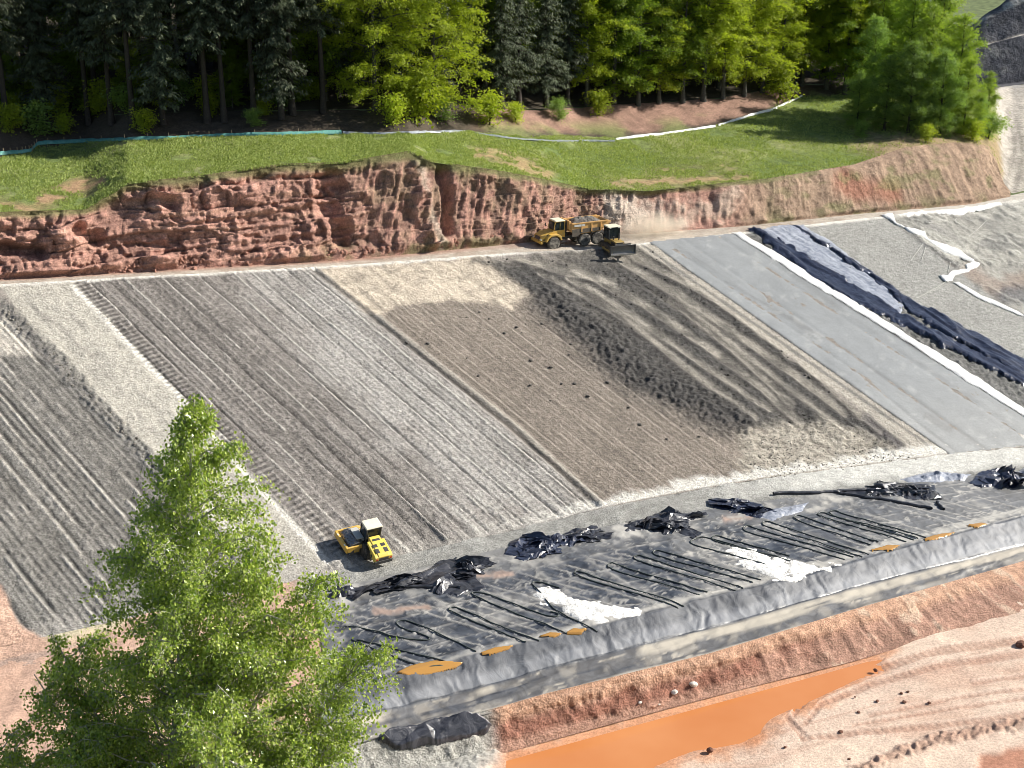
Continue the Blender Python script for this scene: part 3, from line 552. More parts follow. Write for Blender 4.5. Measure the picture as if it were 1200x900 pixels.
# mud flat and pool
POOL = [(588, 884), (640, 866), (700, 850), (770, 832), (850, 811), (930, 792), (1000, 776), (1035, 770), (1030, 782), (985, 802), (930, 826), (905, 842), (893, 858), (868, 872), (815, 880), (770, 896), (735, 925), (640, 950), (590, 915)]
TRACKS = [([(1240, 745), (1100, 763), (1000, 790), (945, 815), (925, 840), (940, 860)], 5), ([(1240, 762), (1110, 778), (1020, 800), (960, 825), (945, 845)], 4), ([(1260, 828), (1150, 845), (1020, 858), (940, 866)], 3.5), ([(1260, 800), (1120, 818), (1020, 838)], 2), ([(1260, 812), (1130, 828), (1000, 850)], 2), ([(1260, 785), (1140, 800)], 2)]
P, X, V, T = section(np.arange(-190, 1392, 1.8), 'mud', 'bbt', 150, 0, .05)
xx, yy = P[..., 0], P[..., 1]; n1 = fbm(xx * .12, yy * .25, s=171); n2 = fbm(xx * .8, yy * .8, s=173); n3 = fbm(xx * 3, yy * 3, s=175, o=2)
c = np.empty(P.shape); c[:] = (.6, .46, .365); c *= (1 + .1 * n1 + .08 * n2)[..., None]; c = mixc(c, sstep(0, .5, n1) * .5, (.64, .5, .39)); c = mixc(c, sstep(.1, .5, -n1) * .35, (.44, .25, .17))
ph = fbm(xx * .05 - yy * .02, (yy - .45 * xx) * 1.1, s=177); c = mixc(c, sstep(.15, .5, ph) * .4, (.42, .26, .19))
d = pdist(POOL, X, V) + n2 * 5 + n1 * 8
h = -.5 * sstep(-6, 25, d) + .06 * n1 + .05 * n2 - .15 * sstep(-45, -2, d)
wet = sstep(-22, 4, d + 8 * n2); c = mixc(c, wet * .75, (.5, .2, .08))
lane = np.clip(sstep(-200, 400, X), 0, 1)
for ln, w in TRACKS:
    m = lm(ln, X, V, w, 1.5, n2 * 1.5); ct = .5 + .5 * np.sin((xx * .92 + yy * .4) * 8.5 + 2 * n1 + .8 * n2) * (.4 + .6 * sstep(-.3, .2, n2)); c = mixc(c, m * (.35 + .4 * ct), (.33, .19, .135)); h += m * (-.08 + .05 * ct); e = lm([(x, y - w - 1) for x, y in ln], X, V, 1.5, 1.2, n2 * 2); c = mixc(c, e * .4, (.66, .5, .4)); h += .08 * e
rub = lm([(1240, 840), (1180, 850), (1120, 862), (1060, 880), (1000, 905)], X, V, 7, 5, n2 * 6); h += rub * (.16 + .28 * n3); c = mixc(c, rub * .7, np.array([.3, .18, .13]) * (1 + .4 * n3)[..., None])
rc_ = pm([(1150, 885), (1260, 862), (1260, 960), (1130, 960)], X, V, 6, n2 * 6); c = mixc(c, rc_ * .8, (.36, .14, .08)); h -= rc_ * .15
gl_ = 1 - sstep(566, 596, X + 12 * n2 + (V - 880) * .5); c = mixc(c, gl_, np.array([.34, .33, .3]) * (1 + .25 * n3 + .15 * n2)[..., None]); h += gl_ * (.35 + .12 * n3)
P[..., 2] += h
grid('mud_ground', P, M_mud, True, np.clip(c, .02, .8))['kind'] = 'structure'
cs = dict(zip(CN, curves(Xq))); rows = [cs['mud'] * np.array([1, 1, 1.]) + 0, cs['near']]
t1 = np.linspace(0, 1, 8)[:, None, None]; t2 = np.linspace(0, 1, 60)[1:, None, None]; t3 = np.linspace(0, 1, 20)[1:, None, None]
P = np.concatenate([cs['mud'] + t1 * (cs['near'] - cs['mud']), cs['near'] + t2 * (cs['a'] - cs['near']), cs['a'] + t3 * (cs['b'] - cs['a'])]); n1 = fbm(P[..., 0] * .15, P[..., 1] * .15, s=181); P[3:, :, 2] += (.4 * n1)[3:] - .2
c = np.empty(P.shape); c[:] = (.14, .17, .06); c = mixc(c, sstep(0, .4, n1), (.35, .24, .17)); c[:8] = (.55, .38, .28)
P[0, :, 2] -= .05; grid('near_hillside', P, M_grass, True, c)['kind'] = 'structure'
m, nt, ns, lk, b = nmat('muddy_water'); tc = N(ns, 'ShaderNodeTexCoord'); nn = N(ns, 'ShaderNodeTexNoise', inp={'Scale': .12, 'Detail': 3}); lk.new(tc.outputs['Object'], nn.inputs['Vector']); r = ramp(ns, [(.35, (.52, .19, .06)), (.7, (.58, .24, .09))]); lk.new(nn.outputs['Fac'], r.inputs[0]); lk.new(r.outputs[0], b.inputs['Base Color']); b.inputs['Roughness'].default_value = .06; b.inputs['IOR'].default_value = 1.33; b.inputs['Specular IOR Level'].default_value = .8
n2_ = N(ns, 'ShaderNodeTexNoise', inp={'Scale': 1.5, 'Detail': 2}); lk.new(tc.outputs['Object'], n2_.inputs['Vector']); bp = N(ns, 'ShaderNodeBump', inp={'Strength': .03, 'Distance': .05}); lk.new(n2_.outputs['Fac'], bp.inputs['Height']); lk.new(bp.outputs[0], b.inputs['Normal']); M_water = m
q = on_level(np.array([545., 1110, 1110, 800, 545]), np.array([905., 750, 800, 960, 960]), ZW + .03)
me = bpy.data.meshes.new('pool'); me.from_pydata([tuple(p) for p in q], [], [list(range(5))]); me.materials.append(M_water); o = bpy.data.objects.new('pool', me); COL.objects.link(o); o['kind'] = 'structure'
# wide ground to the horizon
gp = MB(); bmesh.ops.create_grid(gp.bm, x_segments=40, y_segments=40, size=3000, matrix=Matrix.Translation((0, 0, -14))); gp.build('ground', terrain_mat('outer_ground', (.05, .3), (.7, 1.3), .3, .5, attr=False, color=(.12, .15, .06)))['kind'] = 'structure'
# ------------------------------------------------------------------ light, camera
w = bpy.data.worlds.new('World'); SC.world = w; w.use_nodes = True; wn = w.node_tree
SUN_EL, SUN_AZ = R_(32), R_(13)          # azimuth measured from +x towards +y
sk = wn.nodes.new('ShaderNodeTexSky'); sk.sky_type = 'NISHITA'; sk.sun_disc = False; sk.sun_elevation = SUN_EL; sk.sun_rotation = math.pi / 2 - SUN_AZ
wn.links.new(sk.outputs[0], wn.nodes['Background'].inputs[0]); wn.nodes['Background'].inputs[1].default_value = .07
sd = Vector((math.cos(SUN_EL) * math.cos(SUN_AZ), math.cos(SUN_EL) * math.sin(SUN_AZ), math.sin(SUN_EL)))
L = bpy.data.lights.new('sun', 'SUN'); L.energy = 5.0; L.angle = R_(.53); L.color = (1, .95, .86); lo = bpy.data.objects.new('sun', L); COL.objects.link(lo); lo.rotation_euler = sd.to_track_quat('Z', 'Y').to_euler(); lo.location = (60, 60, 120)
cam = bpy.data.cameras.new('camera'); co = bpy.data.objects.new('camera', cam); COL.objects.link(co); co.location = C0; co.rotation_euler = (math.pi / 2 - TH, 0, 0)
cam.sensor_fit = 'HORIZONTAL'; cam.sensor_width = 36; cam.lens = 36 * F / 1200; cam.clip_start = .5; cam.clip_end = 6000; SC.camera = co
SC.view_settings.view_transform = 'Standard'; SC.view_settings.look = 'None'; SC.view_settings.gamma = 1; SC.cycles.volume_bounces = 3; SC.cycles.filter_width = .8; SC.view_settings.exposure = .72; SC.view_settings.use_curve_mapping = False
# ------------------------------------------------------------------ vegetation
M_needle = leaf_mat('spruce_needles', (.04, .058, .032), (.125, .145, .08), .12, .6, .3, (1.1, 1.2, .6))
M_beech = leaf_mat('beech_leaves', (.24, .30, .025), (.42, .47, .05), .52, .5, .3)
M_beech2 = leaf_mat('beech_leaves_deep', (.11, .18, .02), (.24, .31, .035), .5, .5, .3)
M_alder = leaf_mat('alder_leaves', (.15, .24, .06), (.29, .39, .11), .5, .5, .3)
M_poplar = leaf_mat('poplar_leaves', (.21, .31, .04), (.37, .46, .07), .5, .5, .3)
M_birch = leaf_mat('birch_leaves', (.11, .18, .03), (.45, .5, .13), .4, .28, .7, (1.2, 1.35, .5))
M_bark = terrain_mat('bark', (3, 14), (.7, 1.3), .8, .05, attr=False, color=(.05, .042, .038))
M_barkgrey = terrain_mat('grey_bark', (3, 14), (.7, 1.3), .6, .04, attr=False, color=(.085, .08, .07))
M_birchbark = terrain_mat('birch_bark', (4, 18), (.6, 1.35), .5, .02, attr=False, color=(.45, .42, .37))
def unit(v): return v / (np.linalg.norm(v, axis=-1, keepdims=True) + 1e-9)
def leafquads(c, d, nrm, L, W, fold=.15):
    d = unit(d); s = unit(np.cross(d, nrm)); n = np.cross(s, d); L = np.broadcast_to(L, (len(c),))[:, None]; W = np.broadcast_to(W, (len(c),))[:, None]
    v = np.stack([c - d * L / 2, c + s * W / 2 + n * W * fold, c + d * L / 2, c - s * W / 2 + n * W * fold], 1).reshape(-1, 3)
    return v, np.arange(len(v)).reshape(-1, 4)
def rsph(n, rg): return unit(rg.normal(size=(n, 3)))
def make_tree(kind, h, rg, crown0=None, rmax=4., lean=0.):
    """returns (trunk verts/quads, leaf verts/quads) of one tree with its foot at the origin"""
    paths = []; zz = np.linspace(0, h * .96, 12); wob = np.cumsum(rg.normal(0, .06 + .01 * lean, (12, 2)), 0) * (zz / h)[:, None]
    tr = np.column_stack([wob + lean * (zz / h)[:, None] ** 1.5 * np.array([1, 0]), zz]); r0 = h * .0125 + .05
    paths.append((tr, r0 * (1.0 - .9 * zz / h) + .02)); paths[0][1][0] *= 1.4
    ax = lambda z: np.array([np.interp(z, zz, tr[:, 0]), np.interp(z, zz, tr[:, 1]), z])
    C = []; D = []; Nn = []; Ls = []; Ws = []
    if kind == 'spruce':
        z = crown0
        while z < h:
            f = (z - crown0) / (h - crown0); nb = 5 + rg.integers(0, 3)
            for k in range(nb):
                if rg.random() < .08: continue
                az = rg.random() * 6.283; ln = (rmax * (1 - f) ** .8 * (.5 + .5 * min(1, f * 5 + .35)) + .35) * rg.uniform(.65, 1.15); m = max(3, int(ln / .32))
                t = (np.arange(m) + .6) / m; dirh = np.array([math.cos(az), math.sin(az), 0]); drop = ln * (.28 * (1 - f) + .05)
                p = ax(z) + dirh * (t * ln)[:, None]; p[:, 2] += (.25 * t - 1.0 * t ** 1.5 + .35 * t ** 4) * drop * 1.6 + rg.normal(0, .05, m)
                if f < .5: paths.append((p[::2] if m > 4 else p, np.linspace(.05, .012, len(p[::2] if m > 4 else p))))
                side = np.array([-dirh[1], dirh[0], 0])
                for sg in (-1, 1, 0, -1, 1):
                    q = p + side * (sg * rg.uniform(.08, .5, m) * (1 - .5 * t))[:, None] + rg.normal(0, .09, (m, 3)); q[:, 2] -= abs(rg.normal(.12, .12, m)) * (1 - .4 * f)
                    C.append(q); D.append(dirh * .6 + side * sg * .7 + np.array([0, 0, -.65]) + rg.normal(0, .25, (m, 3))); Nn.append(np.array([0, 0, 1.]) + dirh * .3 + rg.normal(0, .35, (m, 3)))
                    Ls.append(rg.uniform(.4, .75, m)); Ws.append(rg.uniform(.12, .24, m))
            z += rg.uniform(.32, .52) * (1.2 - .4 * f)
        for _ in range(26):   # dead snags under the crown
            z = rg.uniform(2.5, crown0 + 1); az = rg.random() * 6.283; l = rg.uniform(.5, 1.8); a = ax(z); paths.append((np.array([a, a + np.array([math.cos(az) * l, math.sin(az) * l, -.25 * l])]), np.array([.025, .008])))
    else:
        nl = {'beech': 40, 'bushy': 34, 'bush': 12}[kind]
        for k in range(nl):
            f = (k + rg.random()) / nl; z = crown0 + (h - crown0) * f ** .9 * .96; az = k * 2.4 + rg.normal(0, .4)
            prof = (math.sin(math.pi * min(1, .22 + .74 * f)) ** .75) if kind != 'bushy' else (1 - f ** 1.6) ** .6 * (.75 + .25 * min(1, f * 6))
            ln = max(.5, rmax * prof * rg.uniform(.7, 1.15)); up = (.15 + .7 * f) if kind == 'beech' else (.35 + .8 * f)
            dirh = np.array([math.cos(az), math.sin(az), 0]); t = np.linspace(0, 1, 7)
            p = ax(min(z, h * .94)) + dirh * (t * ln)[:, None]; p[:, 2] += up * ln * t - .28 * ln * t ** 2.2; p[1:] += rg.normal(0, .06 * ln ** .5, (6, 3)); p[:, 2] = np.minimum(p[:, 2], h)
            paths.append((p, np.linspace(r0 * .32 * (1 - .6 * f) + .015, .012, 7)))
            ns = max(3, int(ln * {'beech': 3.4, 'bushy': 3.6, 'bush': 4}[kind]))
            for j in range(ns):
                u = rg.uniform(.22, 1.02); b = np.array([np.interp(u, t, p[:, i]) for i in range(3)]); w = (.35 + .28 * ln * (1 - u * .45))
                off = rg.normal(0, 1, 3) * np.array([w, w, w * (.5 if kind == 'beech' else .55)]) * .55; c0 = b + off
                paths.append((np.array([b, (b + c0) / 2 + [0, 0, .06], c0]), np.array([.02, .013, .006])))
                m = rg.integers(30, 52); sp = unit(dirh * .7 + unit(off) * .8 + np.array([0, 0, -.22])); sd = unit(np.cross(sp, [0, 0, 1.]) + rg.normal(0, .1, 3)); nn = unit(np.cross(sd, sp)); nn = nn * np.sign(nn[2] + 1e-6)
                lu = rg.normal(0, .5, m); lv = rg.normal(0, .36, m); sc = rg.uniform(.75, 1.25) * (1. if kind != 'bush' else .7); thick = .19 if kind == 'beech' else .28
                q = c0 + (sp * lu[:, None] + sd * lv[:, None]) * sc + rg.normal(0, thick, (m, 3))
                C.append(q); D.append(sp + sd * lv[:, None] * 1.5 + rg.normal(0, .3, (m, 3)) + [0, 0, -.25]); Nn.append(nn + rg.normal(0, .5 if kind == 'beech' else .6, (m, 3))); Ls.append(rg.uniform(.22, .42, m) * (1 if kind != 'bush' else .8)); Ws.append(rg.uniform(.15, .28, m) * (1 if kind != 'bush' else .8))
    C = np.concatenate(C); D = np.concatenate(D); Nn = np.concatenate(Nn)
    return tube_np(paths, 5), leafquads(C, D, Nn, np.concatenate(Ls), np.concatenate(Ws))
def tree_proto(name, kind, h, seed, crown0, rmax, lmat, bmat, lean=0.):
    rg = np.random.default_rng(seed); (tv, tf), (lv, lf) = make_tree(kind, h, rg, crown0, rmax, lean)
    a = mesh_np('trunk', tv, tf, bmat, None, True); b = mesh_np('crown', lv, lf, lmat, None, False)
    me = (a.data, b.data); bpy.data.objects.remove(a); bpy.data.objects.remove(b); return me
def plant(me, name, P, s, rz, label, cat, group=None, names=('trunk', 'crown'), tint=None):
    r = empty(name, tuple(P), rz, label, cat, group); r.scale = (s, s, s)
    for n_, m_ in zip(names, me):
        o = bpy.data.objects.new(n_, m_); COL.objects.link(o); o.parent = r
    return r
SPR = [tree_proto('s', 'spruce', 27, 200 + i, c0, rm, M_needle, M_bark) for i, (c0, rm) in enumerate([(10.5, 3.6), (9.0, 3.9), (11.5, 3.3)])]
SPL = [tree_proto('s', 'spruce', 25, 210 + i, c0, rm, M_needle, M_bark) for i, (c0, rm) in enumerate([(3.2, 4.0), (4.5, 3.6)])]
BEE = [tree_proto('b', 'beech', 24, 220 + i, c0, rm, M_beech, M_barkgrey) for i, (c0, rm) in enumerate([(3.4, 5.6), (2.6, 5.2), (4.5, 6.0)])]
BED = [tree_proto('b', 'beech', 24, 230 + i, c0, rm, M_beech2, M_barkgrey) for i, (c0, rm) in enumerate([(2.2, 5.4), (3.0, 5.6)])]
BIG = [tree_proto('b', 'beech', 25, 240 + i, 1.6, 8.2, M_beech, M_barkgrey) for i in range(2)]
ALD = [tree_proto('a', 'bushy', 17, 250 + i, .6, 4.4, M_alder, M_bark) for i in range(2)]
POP = [tree_proto('a', 'bushy', 21, 260 + i, .8, 4.6, M_poplar, M_bark) for i in range(2)]
BSH = [tree_proto('u', 'bush', 2.6, 270 + i, .3, 1.3, [M_beech, M_alder][i % 2], M_bark) for i in range(3)]
vr = np.random.default_rng(5)
def fl(X, V): P = S1(X, V); return P + np.array([0, 0, -.15])
def deep(X, V, m): P = S1(X, V); P = P + np.array([NH[0] * m, NH[1] * m, .16 * m - .2]); return P
g_sp = 'spruces along the forest edge'; g_bk = 'trees standing deep in the forest'
# front spruces with bare trunks
fx = [(-42, 150), (8, 142), (52, 138), (104, 146), (131, 146), (156, 144), (191, 145), (243, 143), (263, 142), (298, 137), (330, 139), (343, 134), (379, 131)]
for i, (x, v) in enumerate(fx):
    plant((SPL[0] if i in (2, 6, 10) else SPR[i % 3]), 'spruce_tree', fl(x, v), vr.uniform(.95, 1.12), vr.random() * 6, 'dark bare-trunked spruce at the left forest edge, %s in its row' % nth(i), 'tree', g_sp)
for r_, m in enumerate((8, 15, 23, 32)):
    for x in np.arange(-70, 420 if r_ else 400, 33 - 2 * r_):
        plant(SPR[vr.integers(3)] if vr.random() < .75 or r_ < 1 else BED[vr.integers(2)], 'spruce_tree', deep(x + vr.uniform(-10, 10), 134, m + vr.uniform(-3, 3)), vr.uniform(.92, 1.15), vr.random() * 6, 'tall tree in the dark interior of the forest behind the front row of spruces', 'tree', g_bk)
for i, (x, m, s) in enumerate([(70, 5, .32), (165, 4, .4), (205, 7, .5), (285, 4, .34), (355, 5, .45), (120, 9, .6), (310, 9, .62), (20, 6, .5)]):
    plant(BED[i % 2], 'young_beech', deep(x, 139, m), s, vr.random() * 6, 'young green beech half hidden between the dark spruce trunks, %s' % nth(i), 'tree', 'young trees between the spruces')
for i, x in enumerate(np.arange(-50, 400, 21)):
    plant(BSH[i % 3], 'forest_shrub', deep(x + vr.uniform(-8, 8), 140, vr.uniform(1.5, 8)), vr.uniform(.7, 1.7), vr.random() * 6, 'shaded leafy shrub between the spruce trunks on the dark forest floor', 'shrub', 'shrubs between the spruces')
# the bright beeches
plant(BIG[0], 'beech_tree', fl(508, 131), 1.0, .4, 'largest sunlit yellow-green beech at the forest edge, its crown hanging low', 'tree')
plant(BIG[1], 'beech_tree', fl(440, 128), .92, 2.1, 'broad beech with a half shaded crown, left of the largest sunlit beech', 'tree')
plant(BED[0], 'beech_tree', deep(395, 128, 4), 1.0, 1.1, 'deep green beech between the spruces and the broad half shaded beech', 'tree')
for i, (x, v) in enumerate([(588, 127), (612, 125), (643, 126), (672, 122)]):
    plant(SPL[i % 2], 'spruce_tree', fl(x, v), vr.uniform(.95, 1.1), vr.random() * 6, 'dark low-branched spruce right of the brightest beech, %s of four' % nth(i), 'tree', 'low-branched spruces right of the bright beech')
for i, (x, v) in enumerate([(690, 123), (722, 121), (748, 123), (772, 120), (800, 119), (824, 118), (847, 115), (872, 112), (893, 108), (915, 102), (940, 100), (968, 104), (990, 110)]):
    plant((BEE + BED)[[0, 3, 4, 1, 3, 2, 0, 1, 2, 0, 1, 2, 4][i]], 'beech_tree', fl(x, v), vr.uniform(.92, 1.12), vr.random() * 6, 'slender beech above the bare earth bank, %s of its row' % nth(i), 'tree', 'beeches along the forest edge')
for r_, m in enumerate((7, 14, 22, 31)):
    for x in np.arange(425, 1010, 34 - 2 * r_):
        src = (SPL + BED) if x < 690 else (BED + BEE[:2])
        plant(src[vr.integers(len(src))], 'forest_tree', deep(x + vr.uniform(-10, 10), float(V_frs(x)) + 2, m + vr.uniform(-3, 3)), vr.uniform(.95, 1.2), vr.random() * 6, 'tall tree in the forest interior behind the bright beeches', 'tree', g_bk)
# bushy clump at the end of the bench
cl = [(1004, 150, 0, .55), (1020, 132, 0, .95), (1036, 153, 1, .72), (1058, 137, 2, 1.02), (1064, 156, 0, .86), (1082, 150, 3, .95), (1094, 138, 2, 1.1), (1100, 158, 1, .8), (1118, 148, 3, .88), (1128, 159, 2, .6), (1146, 160, 0, .42), (1155, 150, 3, .46)]
for i, (x, v, k, s) in enumerate(cl):
    plant((ALD + POP)[k], 'bushy_tree', fl(x, v), s, vr.random() * 6, '%s bushy tree in the roadside clump, %s of the clump' % (('grey-green' if k < 2 else 'bright green'), nth(i)), 'tree', 'bushy trees at the end of the grass bank')
for x, v, m in [(1010, 112, 2), (1040, 112, 3), (1070, 110, 4), (1098, 110, 3), (1025, 110, 14), (1060, 110, 14), (1090, 108, 12)]:
    plant((POP + BEE)[vr.integers(5)], 'forest_tree', deep(x, v, m), 1.1, vr.random() * 6, 'tall green tree rising behind the bushy clump at the right end of the forest', 'tree', 'tall trees behind the bushy clump')
for i, (x, v, s) in enumerate([(12, 153, 1.1), (48, 157, 1.35), (75, 155, .8), (170, 153, .9), (300, 146, .7), (462, 146, 1.3), (492, 142, 1.9), (520, 140, 1.0), (574, 146, 1.5), (604, 142, .9), (655, 139, 1.0), (702, 134, 1.2), (914, 116, 2.0), (1010, 160, .8), (1085, 166, .9), (1140, 165, 1.1), (1158, 162, 1.3)]):
    plant(BSH[i % 3], 'bush', fl(x, v), s, vr.random() * 6, 'low leafy bush along the forest edge, %s of the bushes' % nth(i), 'bush', 'bushes at the forest edge')
plant(BSH[1], 'bush', at_dist(1118, 99, 312), 1.6, 1, 'low bush at the foot of the dark spoil hill by the road', 'bush')
# grass on the bench: uncountable, one object
g, bare, tg, rd, GXp, GVp, GP = bank_keep
n = 150000; ii = vr.integers(0, GP.shape[0] - 1, n); jj = vr.integers(0, GP.shape[1] - 1, n); u = vr.random((n, 1)); w_ = vr.random((n, 1))
p = GP[ii, jj] + u * (GP[ii + 1, jj] - GP[ii, jj]) + w_ * (GP[ii, jj + 1] - GP[ii, jj]); dens = fbm(p[:, 0] * .35, p[:, 1] * .35, s=301)
k = (bare[ii, jj] < .35) & (rd[ii, jj] < .3) & (tg[ii, jj] < vr.random(n) * 1.1) & (dens > -.35) & (GXp[ii, jj] > -60) & (GXp[ii, jj] < 1230); p = p[k]; n = len(p)
az = vr.random(n) * 6.283; hh = vr.uniform(.12, .34, n) * (1 + .6 * dens[k]); d = np.stack([np.cos(az) * .7, np.sin(az) * .7, np.ones(n)], -1)
v, f = leafquads(p + d * (hh / 2)[:, None] * .8, d, np.stack([-np.sin(az), np.cos(az), np.zeros(n)], -1) + .2, hh, hh * .55)
M_blade = leaf_mat('grass_blades', (.2, .26, .065), (.41, .46, .18), .4, .6, .2, (1.1, 1.15, .6))
tag(mesh_np('grass', v, f, M_blade), 'rough green grass growing on the bank above the red cliff', 'grass', None, 'stuff')
# ------------------------------------------------------------------ the near birch
def birch():
    rg = np.random.default_rng(77); Y = 21.5
    top = at_dist(232, 466, Y); bot = at_dist(204, 905, Y - .3); base = bot + (bot - top) / (top[2] - bot[2]) * (bot[2] - 39.2); base[:2] = bot[:2] + np.array([-.1, 0])
    zz = np.linspace(base[2], top[2], 26); ax = np.column_stack([np.interp(zz, [base[2], bot[2], top[2]], [base[i], bot[i], top[i]]) for i in (0, 1)] + [zz]); ax[:, :2] += np.cumsum(rg.normal(0, .015, (26, 2)), 0)
    H = top[2] - base[2]; paths = [(ax, np.interp(zz, [base[2], top[2]], [.15, .012]))]
    A = lambda z: np.array([np.interp(z, zz, ax[:, 0]), np.interp(z, zz, ax[:, 1]), z])
    C = []; D = []; Nn = []
    stems = [(A, top[2], base[2] + 3.0, 230, 1.0)]
    # two side leaders
    for (x, v, z0, yo) in [(376, 668, bot[2] - 1.0, -.2), (40, 790, bot[2] - 1.8, .1), (10, 880, bot[2] - 2.6, .2), (-25, 850, bot[2] - 3, -.3), (60, 740, bot[2] - 1.2, .3), (440, 745, bot[2] - 2.0, .2), (300, 640, bot[2] + .6, -.5), (405, 850, bot[2] - 2.6, -.4), (100, 850, bot[2] - 2.4, -.5)]:
        e = at_dist(x, v, Y + yo); s = A(z0); t = np.linspace(0, 1, 10)[:, None]; q = s + (e - s) * t; q[:, 2] += (np.sin(t[:, 0] * math.pi) * -.35); paths.append((q, np.linspace(.06, .008, 10)))
        stems.append(((lambda q: (lambda z: np.array([np.interp(z, q[:, 2], q[:, i]) for i in (0, 1)] + [z])))(q), e[2], s[2] + .5, 40, .5))
    for f_, zt, zb, nb, sc in stems:
        for k in range(nb):
            u = ((k + rg.random()) / nb) ** 1.15; z = zt - .1 - u * (zt - zb - .1); dt = zt - z
            ln = np.interp(dt, [0, .8, 1.8, 3.5, 5.5, 8, 12], [.16, .6, 1.12, 1.9, 2.65, 3.3, 2.8] if sc == 1 else [.5, .8, 1.1, 1.5, 1.8, 2, 2]) * rg.uniform(.4, 1.12)
            az = k * 2.4 + rg.normal(0, .5); ln *= 1 + .28 * math.cos(az); dirh = np.array([math.cos(az), math.sin(az), 0]); m = 9; t = np.linspace(0, 1, m)
            s = f_(z - min(.55 * ln, z - zb if z > zb else 0)); p = s + dirh * (ln * t ** 1.0)[:, None]; p[:, 2] += ln * (1.05 * t - .55 * t ** 2.4); p[1:] += rg.normal(0, .03 * ln, (m - 1, 3)); paths.append((p, np.linspace(.006 + .009 * ln, .003, m)))
            for j in range(int(6 + 15 * ln * rg.uniform(.75, 1.1))):
                uu = rg.uniform(.06, 1) ** .8; b = np.array([np.interp(uu, t, p[:, i]) for i in range(3)]); td = unit(dirh * .6 + rg.normal(0, .75, 3) + np.array([0, 0, .05])); tl = rg.uniform(.16, .5) * min(1, .5 + ln * .4)
                tt = np.linspace(0, 1, 5); q = b + td * (tt * tl)[:, None]; q[:, 2] -= .45 * tl * tt ** 2; paths.append((q, np.linspace(.0035, .0015, 5)))
                nl = int(rg.integers(15, 30) * (.6 + .8 * tl)); w = rg.random(nl) ** .7; lp = np.stack([np.interp(w, tt, q[:, i]) for i in range(3)], -1) + rg.normal(0, .06, (nl, 3)); lp[:, 2] -= .025
                C.append(lp); D.append(rg.normal(0, .6, (nl, 3)) + [0, 0, -.75]); Nn.append(rg.normal(0, 1, (nl, 3)) + [.1, -.1, .35])
    C = np.concatenate(C); n = len(C); L = rg.uniform(.036, .08, n)
    r = empty('birch_tree', tuple(base), 0, 'bright green small-leaved birch in the near foreground at the bottom edge', 'tree')
    tv, tf = tube_np(paths, 5); mesh_np('trunk', tv - base, tf, M_birchbark, r, True)
    lv, lf = leafquads(C - base, np.concatenate(D), np.concatenate(Nn), L, L * .78, .12); mesh_np('crown', lv, lf, M_birch, r)
    print('birch leaves', n)
birch()
# ------------------------------------------------------------------ the liner and everything laid on it
M_liner = sheet_mat('liner_sheet', (.032, .036, .047), (.095, .103, .12), .33, .55, .7, .4, .14, attr=True)
cuts = []
Xl = np.arange(368, 1392, 1.6)
secs = [section(Xl, 'btp', 'flk', 16, .02, 0), section(Xl, 'flk', 'lip', 28, 0, 0), section(Xl, 'lip', 'lin', 100, 0, .0)]
P = np.concatenate([s[0] if i == 0 else s[0][1:] for i, s in enumerate(secs)]); X = np.concatenate([s[1] if i == 0 else s[1][1:] for i, s in enumerate(secs)]); V = np.concatenate([s[2] if i == 0 else s[2][1:] for i, s in enumerate(secs)])
T = np.concatenate([s[3] + i if i == 0 else s[3][1:] + i for i, s in enumerate(secs)])
s_ = P[..., :2] @ EH; q_ = P[..., :2] @ NH
n1 = fbm(s_ * .15, q_ * .15, s=401); n2 = fbm(s_ * .7, q_ * .7, s=403); n3 = fbm(s_ * 2.2, q_ * 2.2, s=405)
wr1 = ridge(s_ * .35 + .8 * n1, q_ * .16 + .5 * n2, s=407, o=2); wr2 = ridge(s_ * .16 + .7 * n2 * .6, q_ * .55 + .6 * n1, s=409, o=2); wr4 = ridge(s_ * 1.1 + .9 * n2, q_ * .7 + .7 * n1, s=417, o=2); wr5 = ridge(s_ * .5 + .5 * n2, q_ * 1.5 + .5 * n3, s=419, o=2); wr3 = ridge(s_ * .9 + .3 * n2, q_ * .8 + .5 * n1, s=411, o=2)
floor = sstep(1.98, 2.04, T); flank = sstep(1.0, 1.08, T) * (1 - floor); trench = 1 - sstep(.95, 1.05, T)
h = floor * (.07 * sstep(.8, 1, wr1) + .07 * sstep(.8, 1, wr2) + .02 * sstep(.6, 1, wr3) + .05 * sstep(.84, 1, wr4) + .05 * sstep(.84, 1, wr5)) + flank * (.34 * (ridge(s_ * .6 + .6 * n2, q_ * .25, s=413, o=3) - .5) + .1 * n2) + trench * (.4 * (ridge(s_ * .13, q_ * 1.5 + .7 * n1, s=415, o=3) - .55) + .06 * n2)
seam = np.zeros_like(s_)
_a = surf(np.array([871., 990., 620., 560.]), np.array([623., 657., 755., 732.])); _d = (_a[1] - _a[0])[:2]; _d /= np.linalg.norm(_d); _nn = np.array([-_d[1], _d[0]]); cc_ = P[..., :2] @ _nn; al_ = P[..., :2] @ _d
_ph = (cc_ + .12 * n2) / 1.15; _fr = np.abs(_ph - np.round(_ph)) * 1.15; hl = floor * (1 - sstep(.04, .13, _fr)) * sstep(-.35, .15, noise(np.round(_ph) * 3.7, al_ * .12, s=421)) * sstep(2.02, 2.06, T) * (1 - sstep(2.62, 2.75, T + .1 * n1))
for k in range(6):
    tt = 2.0 + [.06, .2, .37, .55, .73, .88][k]; seam = np.maximum(seam, 1 - sstep(.004, .012, np.abs(T - tt + .008 * n1)))
for ax_ in np.arange(-14, 70, 5.2):
    xs = np.abs((s_ - 55) - ax_ + (q_ - 60) * .12 + .25 * n1); seam = np.maximum(seam, floor * .6 * (1 - sstep(.1, .28, xs)))
